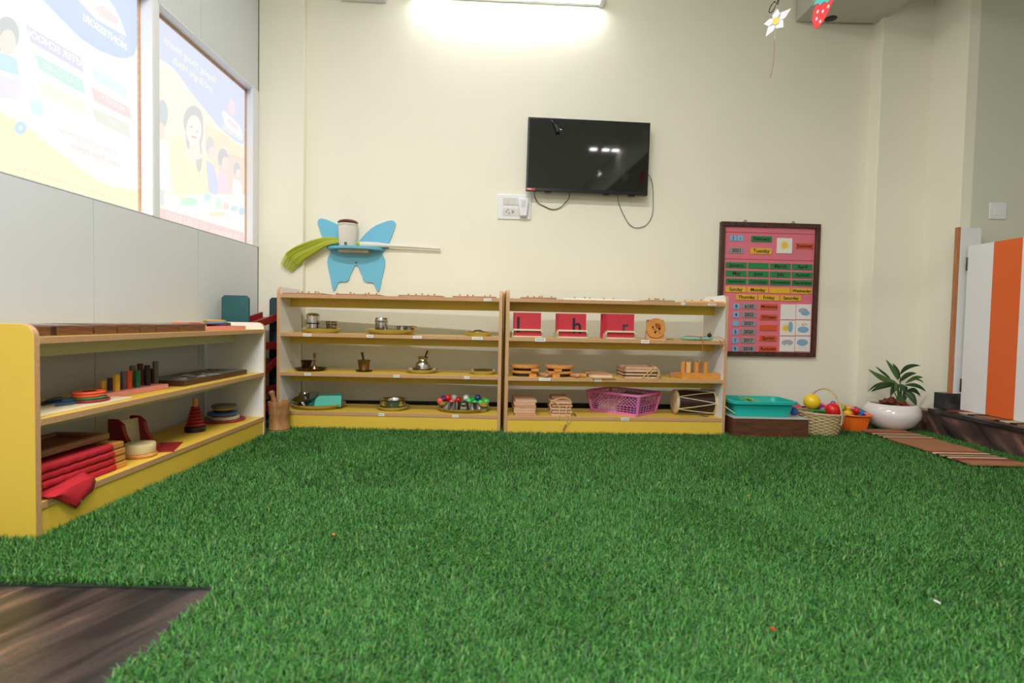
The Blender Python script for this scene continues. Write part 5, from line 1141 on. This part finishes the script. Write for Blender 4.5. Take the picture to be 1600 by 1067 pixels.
# ================================================================ hanging paper decorations
def hang_plane(px, py, y): return at_y(px, py, y)
p = hang_plane(1212, 33.5, 2.25)
t = thing('paper_flower', 'white paper flower with a yellow centre hanging on a thread', 'decoration', p, rot=(.1, .1, -.45))
b = MB(); pet = []
for (dx, dz, r_, wd) in ((.0, .047, 0, .016), (.05, .042, 0, .014), (.032, -.025, 0, .018), (-.03, -.055, 0, .013), (-.043, -.005, 0, .016)):
    L_ = math.hypot(dx, dz); ux, uz = dx / L_, dz / L_
    q = MB().prism([(-uz * wd * .5, ux * wd * .5), (ux * L_ * .5 - uz * wd, uz * L_ * .5 + ux * wd), (dx, dz), (ux * L_ * .5 + uz * wd, uz * L_ * .5 - ux * wd), (uz * wd * .5, -ux * wd * .5)], -.001, .0, 'xz').build('petal', mat('white_craft_paper', (236, 234, 244), .7), t)
MB().prism(ell(0, 0, .012, .014, 16), -.0035, -.0011, 'xz').build('flower_centre', mat('yellow_craft_paper', (244, 216, 96), .7), t)
t2 = thing('hanging_thread', 'thin coloured thread carrying the white paper flower', 'thread', p)
MB().tube([(0, .003, -.052), (0, .004, -.07)], .0006, 5).build('thread', mat('clear_thread', (225, 222, 210), .5), t2)
MB().tube(smooth_path([(0, .004, -.07), (.001, .004, -.11), (0, .004, -.15), (-.004, .004, -.185), (-.012, .004, -.22)]), .0012, 5).build('thread', mat('brown_thread', (150, 100, 90), .7), t2)
MB().tube([(0, .003, -.05), (0, .003, 1.0), (0, .003, CEIL - p.z)], .0005, 5).build('thread', mat('clear_thread', (225, 222, 210), .5), t2)
p = hang_plane(1283, 18, 2.2)
t = thing('paper_strawberry', 'red paper strawberry with white spots hanging under the beam', 'decoration', p, rot=(0, .25, -.5))
MB().prism([(-.024, .035), (-.028, .0), (-.022, -.035), (-.006, -.062), (.006, -.064), (.018, -.04), (.027, .0), (.03, .04), (.02, .06), (-.01, .06)], -.0015, 0, 'xz').build('berry', mat('red_craft_paper', (238, 58, 62), .7), t)
MB().prism([(-.035, .02), (-.02, .03), (-.012, .022), (0, .036), (.014, .03), (.02, .05), (.034, .07), (-.02, .075)], -.003, -.0016, 'xz').build('leaf_cap', mat('teal_craft_paper', (80, 196, 190), .7), t)
for (x, z) in ((-.012, -.002), (.006, -.0), (.008, -.038), (.02, .03 - .012), (-.008, -.028)): MB().prism(ell(x, z, .0035, .0065, 12), -.0022, -.0016, 'xz').build('spot', mat('white_craft_paper', (236, 234, 244), .7), t)
MB().tube([(0, 0, .06), (.0, 0, CEIL - p.z)], .0005, 5, T=Euler((0, .25, -.5)).to_matrix().to_4x4().inverted()).build('thread', mat('clear_thread', (225, 222, 210), .5), t)
t = thing('cable_loop', 'thin black cable loop hanging beside the ceiling beam', 'cable', hang_plane(1208, 10, 2.9))
MB().tube(smooth_path([(.03, 0, .6), (.035, 0, .1), (.022, 0, .03), (.003, 0, -.018), (-.012, 0, -.032), (-.02, 0, -.025), (-.012, 0, .0), (.005, 0, .025), (.03, 0, .06), (.03, 0, .6), (.03, 0, CEIL - at_y(1208, 10, 2.9).z)]), .0022, 6).build('cord', BLACK, t)
# scraps on the grass
for (px, py, c, lab, s) in ((1170, 773, 'orange', 'tiny orange paper scrap on the grass right of centre', .006), (1208, 980, 'red', 'tiny red-orange scrap on the grass near the camera', .006), (1465, 938, 'white', 'tiny white scrap on the grass at the lower right', .008), (521, 833, 'orange', 'tiny tan scrap on the grass left of centre', .005)):
    p = at_z(px, py, .034)
    tag(MB().prism([(-s, -s * .5), (s * .7, -s * .7), (s, s * .4), (-s * .2, s)], 0, .002, 'xy').build('paper_scrap', ballm(c), None, loc=(p.x, p.y, .030), rot=(.3, .2, 1)), lab, 'scrap')
# ================================================================ artificial grass: real blades, one carpet
def grass():
    R_ = rng
    def region(n, x0, x1, y0, y1): return np.stack([R_.uniform(x0, x1, n), R_.uniform(y0, y1, n)], 1)
    dens = [((-1.56, 2.44, 1.9, 3.5), 46000), ((-1.56, 2.44, 1.2, 1.9), 78000), ((-1.3, 1.9, .55, 1.2), 100000)]
    pts = np.concatenate([region(int((x1 - x0) * (y1 - y0) * d), x0, x1, y0, y1) for (x0, x1, y0, y1), d in dens])
    x, y = pts[:, 0], pts[:, 1]
    wall = np.where(x < xc, 3.36, wy(x) - .013)
    k = (y < wall) & (x > XL + .003)
    k &= ~((x < -.642 + .006 * np.sin(y * 40)) & (y < 1.205 + .004 * np.sin(x * 31)))
    k &= ~((x > 2.432) & (y < 3.13)); k &= ~((x > 2.26) & (y > 3.47)); k &= ~((x > 2.5) & (y > 3.1))
    k &= ~((x > -1.56) & (x < -1.252) & (y > 1.438) & (y < 2.8))
    for u in (u1, u2):
        c, s = math.cos(u.rz), math.sin(u.rz); dx, dy = x - u.o.x, y - u.o.y
        lx, ly = dx * c + dy * s, -dx * s + dy * c
        k &= ~((lx > -.002) & (lx < u.L + .002) & (ly > -.002) & (ly < .30))
    k &= ~((x > 1.198) & (x < 1.613) & (y > 2.945) & (y < 3.265))
    for (cx, cy, r) in ((bx, by, .098), (ox, oy, .066), (-1.222, 2.888, .055), (pc[0], pc[1], .1), (1.70, 3.34, .03)): k &= ((x - cx) ** 2 + (y - cy) ** 2) > r * r
    k &= ~((x > 2.155 - .128) & (x < 2.155 + .128) & (y > 2.395) & (y < 3.18))
    k &= ~((x > -1.6) & (x < -1.3) & (y > 3.24) & (y < 3.34))
    x, y = x[k], y[k]; n = len(x)
    # lean direction: patchy swirl plus scatter
    sw = 2.2 * np.sin(x * 5.1 + 1.7 * np.sin(y * 4.3)) + 1.9 * np.cos(y * 6.7 + 1.3 * np.sin(x * 7.9))
    az = .6 * sw + R_.uniform(-PI, PI, n) * .9
    near = np.clip((1.9 - y) / 1.0, 0, 1)
    H = R_.uniform(.016, .028, n); lean = np.abs(R_.normal(1.0, .42, n)).clip(.1, 1.5)
    wd = R_.uniform(.0007, .0013, n)
    dx, dy = np.cos(az), np.sin(az); sx_, sy_ = -dy, dx
    # base, middle, tip
    mx = np.sin(lean * .55); mz = np.cos(lean * .55)
    tx = np.sin(lean * 1.35); tz = np.cos(lean * 1.35)
    z0 = .004
    b = np.stack([x, y, np.full(n, z0)], 1)
    m = b + np.stack([dx * H * .5 * mx, dy * H * .5 * mx, H * .5 * mz], 1)
    tp = m + np.stack([dx * H * .5 * tx, dy * H * .5 * tx, H * .5 * tz], 1); tp[:, 2] = np.maximum(tp[:, 2], .006)
    s = np.stack([sx_ * wd, sy_ * wd, np.zeros(n)], 1)
    V = np.empty((n, 5, 3)); V[:, 0] = b - s; V[:, 1] = b + s; V[:, 2] = m - s * .85; V[:, 3] = m + s * .85; V[:, 4] = tp
    nb = 4
    back = [(-1.56, .3, .003), (2.43, .3, .003), (2.43, 3.5, .003), (-1.56, 3.36, .003)]
    # backing as an L shape around the cut-out
    B = np.array([(-.637, .3), (2.43, .3), (2.43, 3.47), (xc, 3.40), (xc, 3.362), (XL, 3.362), (XL, 1.2), (-.637, 1.2)])
    BV = np.concatenate([np.c_[B, np.full(8, .0005)], np.c_[B, np.full(8, .0045)]])
    nv = n * 5; verts = np.concatenate([V.reshape(-1, 3), BV])
    i0 = np.arange(n) * 5
    quad = np.stack([i0, i0 + 1, i0 + 3, i0 + 2], 1); tri = np.stack([i0 + 2, i0 + 3, i0 + 4], 1)
    sidef = [[nv + i, nv + (i + 1) % 8, nv + 8 + (i + 1) % 8, nv + 8 + i] for i in range(8)]
    topf = [[nv + 8 + i for i in q] for q in ((7, 0, 1, 2), (6, 7, 2, 3), (6, 3, 4, 5))]
    sf = np.array(sidef + topf)
    loops = np.concatenate([quad.ravel(), sf.ravel(), tri.ravel()])
    starts = np.concatenate([np.arange(n + len(sf)) * 4, (n + len(sf)) * 4 + np.arange(n) * 3])
    me = bpy.data.meshes.new('artificial_grass')
    me.vertices.add(len(verts)); me.vertices.foreach_set('co', verts.astype(np.float32).ravel())
    me.loops.add(len(loops)); me.loops.foreach_set('vertex_index', loops.astype(np.int32))
    me.polygons.add(len(starts)); me.polygons.foreach_set('loop_start', starts.astype(np.int32))
    mi = np.zeros(len(starts), np.int32); mi[n:n + len(sf)] = 1; me.polygons.foreach_set('material_index', mi)
    # own colour per blade
    pal = np.array([lin(c) for c in ((60, 124, 50), (76, 142, 58), (48, 100, 46), (102, 162, 78), (122, 152, 82), (74, 104, 72))])
    ci = R_.choice(6, n, p=[.3, .26, .2, .1, .06, .08]); col = pal[ci] * R_.uniform(.62, 1.22, (n, 1))
    cv = np.ones((len(verts), 4), np.float32); cv[:nv, :3] = np.repeat(col, 5, 0); 
    a = me.color_attributes.new('blade_colour', 'FLOAT_COLOR', 'POINT'); a.data.foreach_set('color', cv.ravel())
    me.update(calc_edges=True)
    m1, nt, bs = new_mat('grass_blade_plastic'); at = nt.nodes.new('ShaderNodeAttribute'); at.attribute_name = 'blade_colour'
    nt.links.new(at.outputs['Color'], bs.inputs['Base Color']); bs.inputs['Roughness'].default_value = .5; bs.inputs['Specular IOR Level'].default_value = .35
    m2 = mat('dark_green_backing', (22, 40, 24), .9)
    me.materials.append(m1); me.materials.append(m2)
    o = bpy.data.objects.new('artificial_grass', me); C.objects.link(o)
    tag(o, 'green artificial grass carpet covering the floor, cut away at the lower left', 'grass carpet', kind='stuff')
    print('grass blades', n)
grass()
bpy.context.view_layer.update()
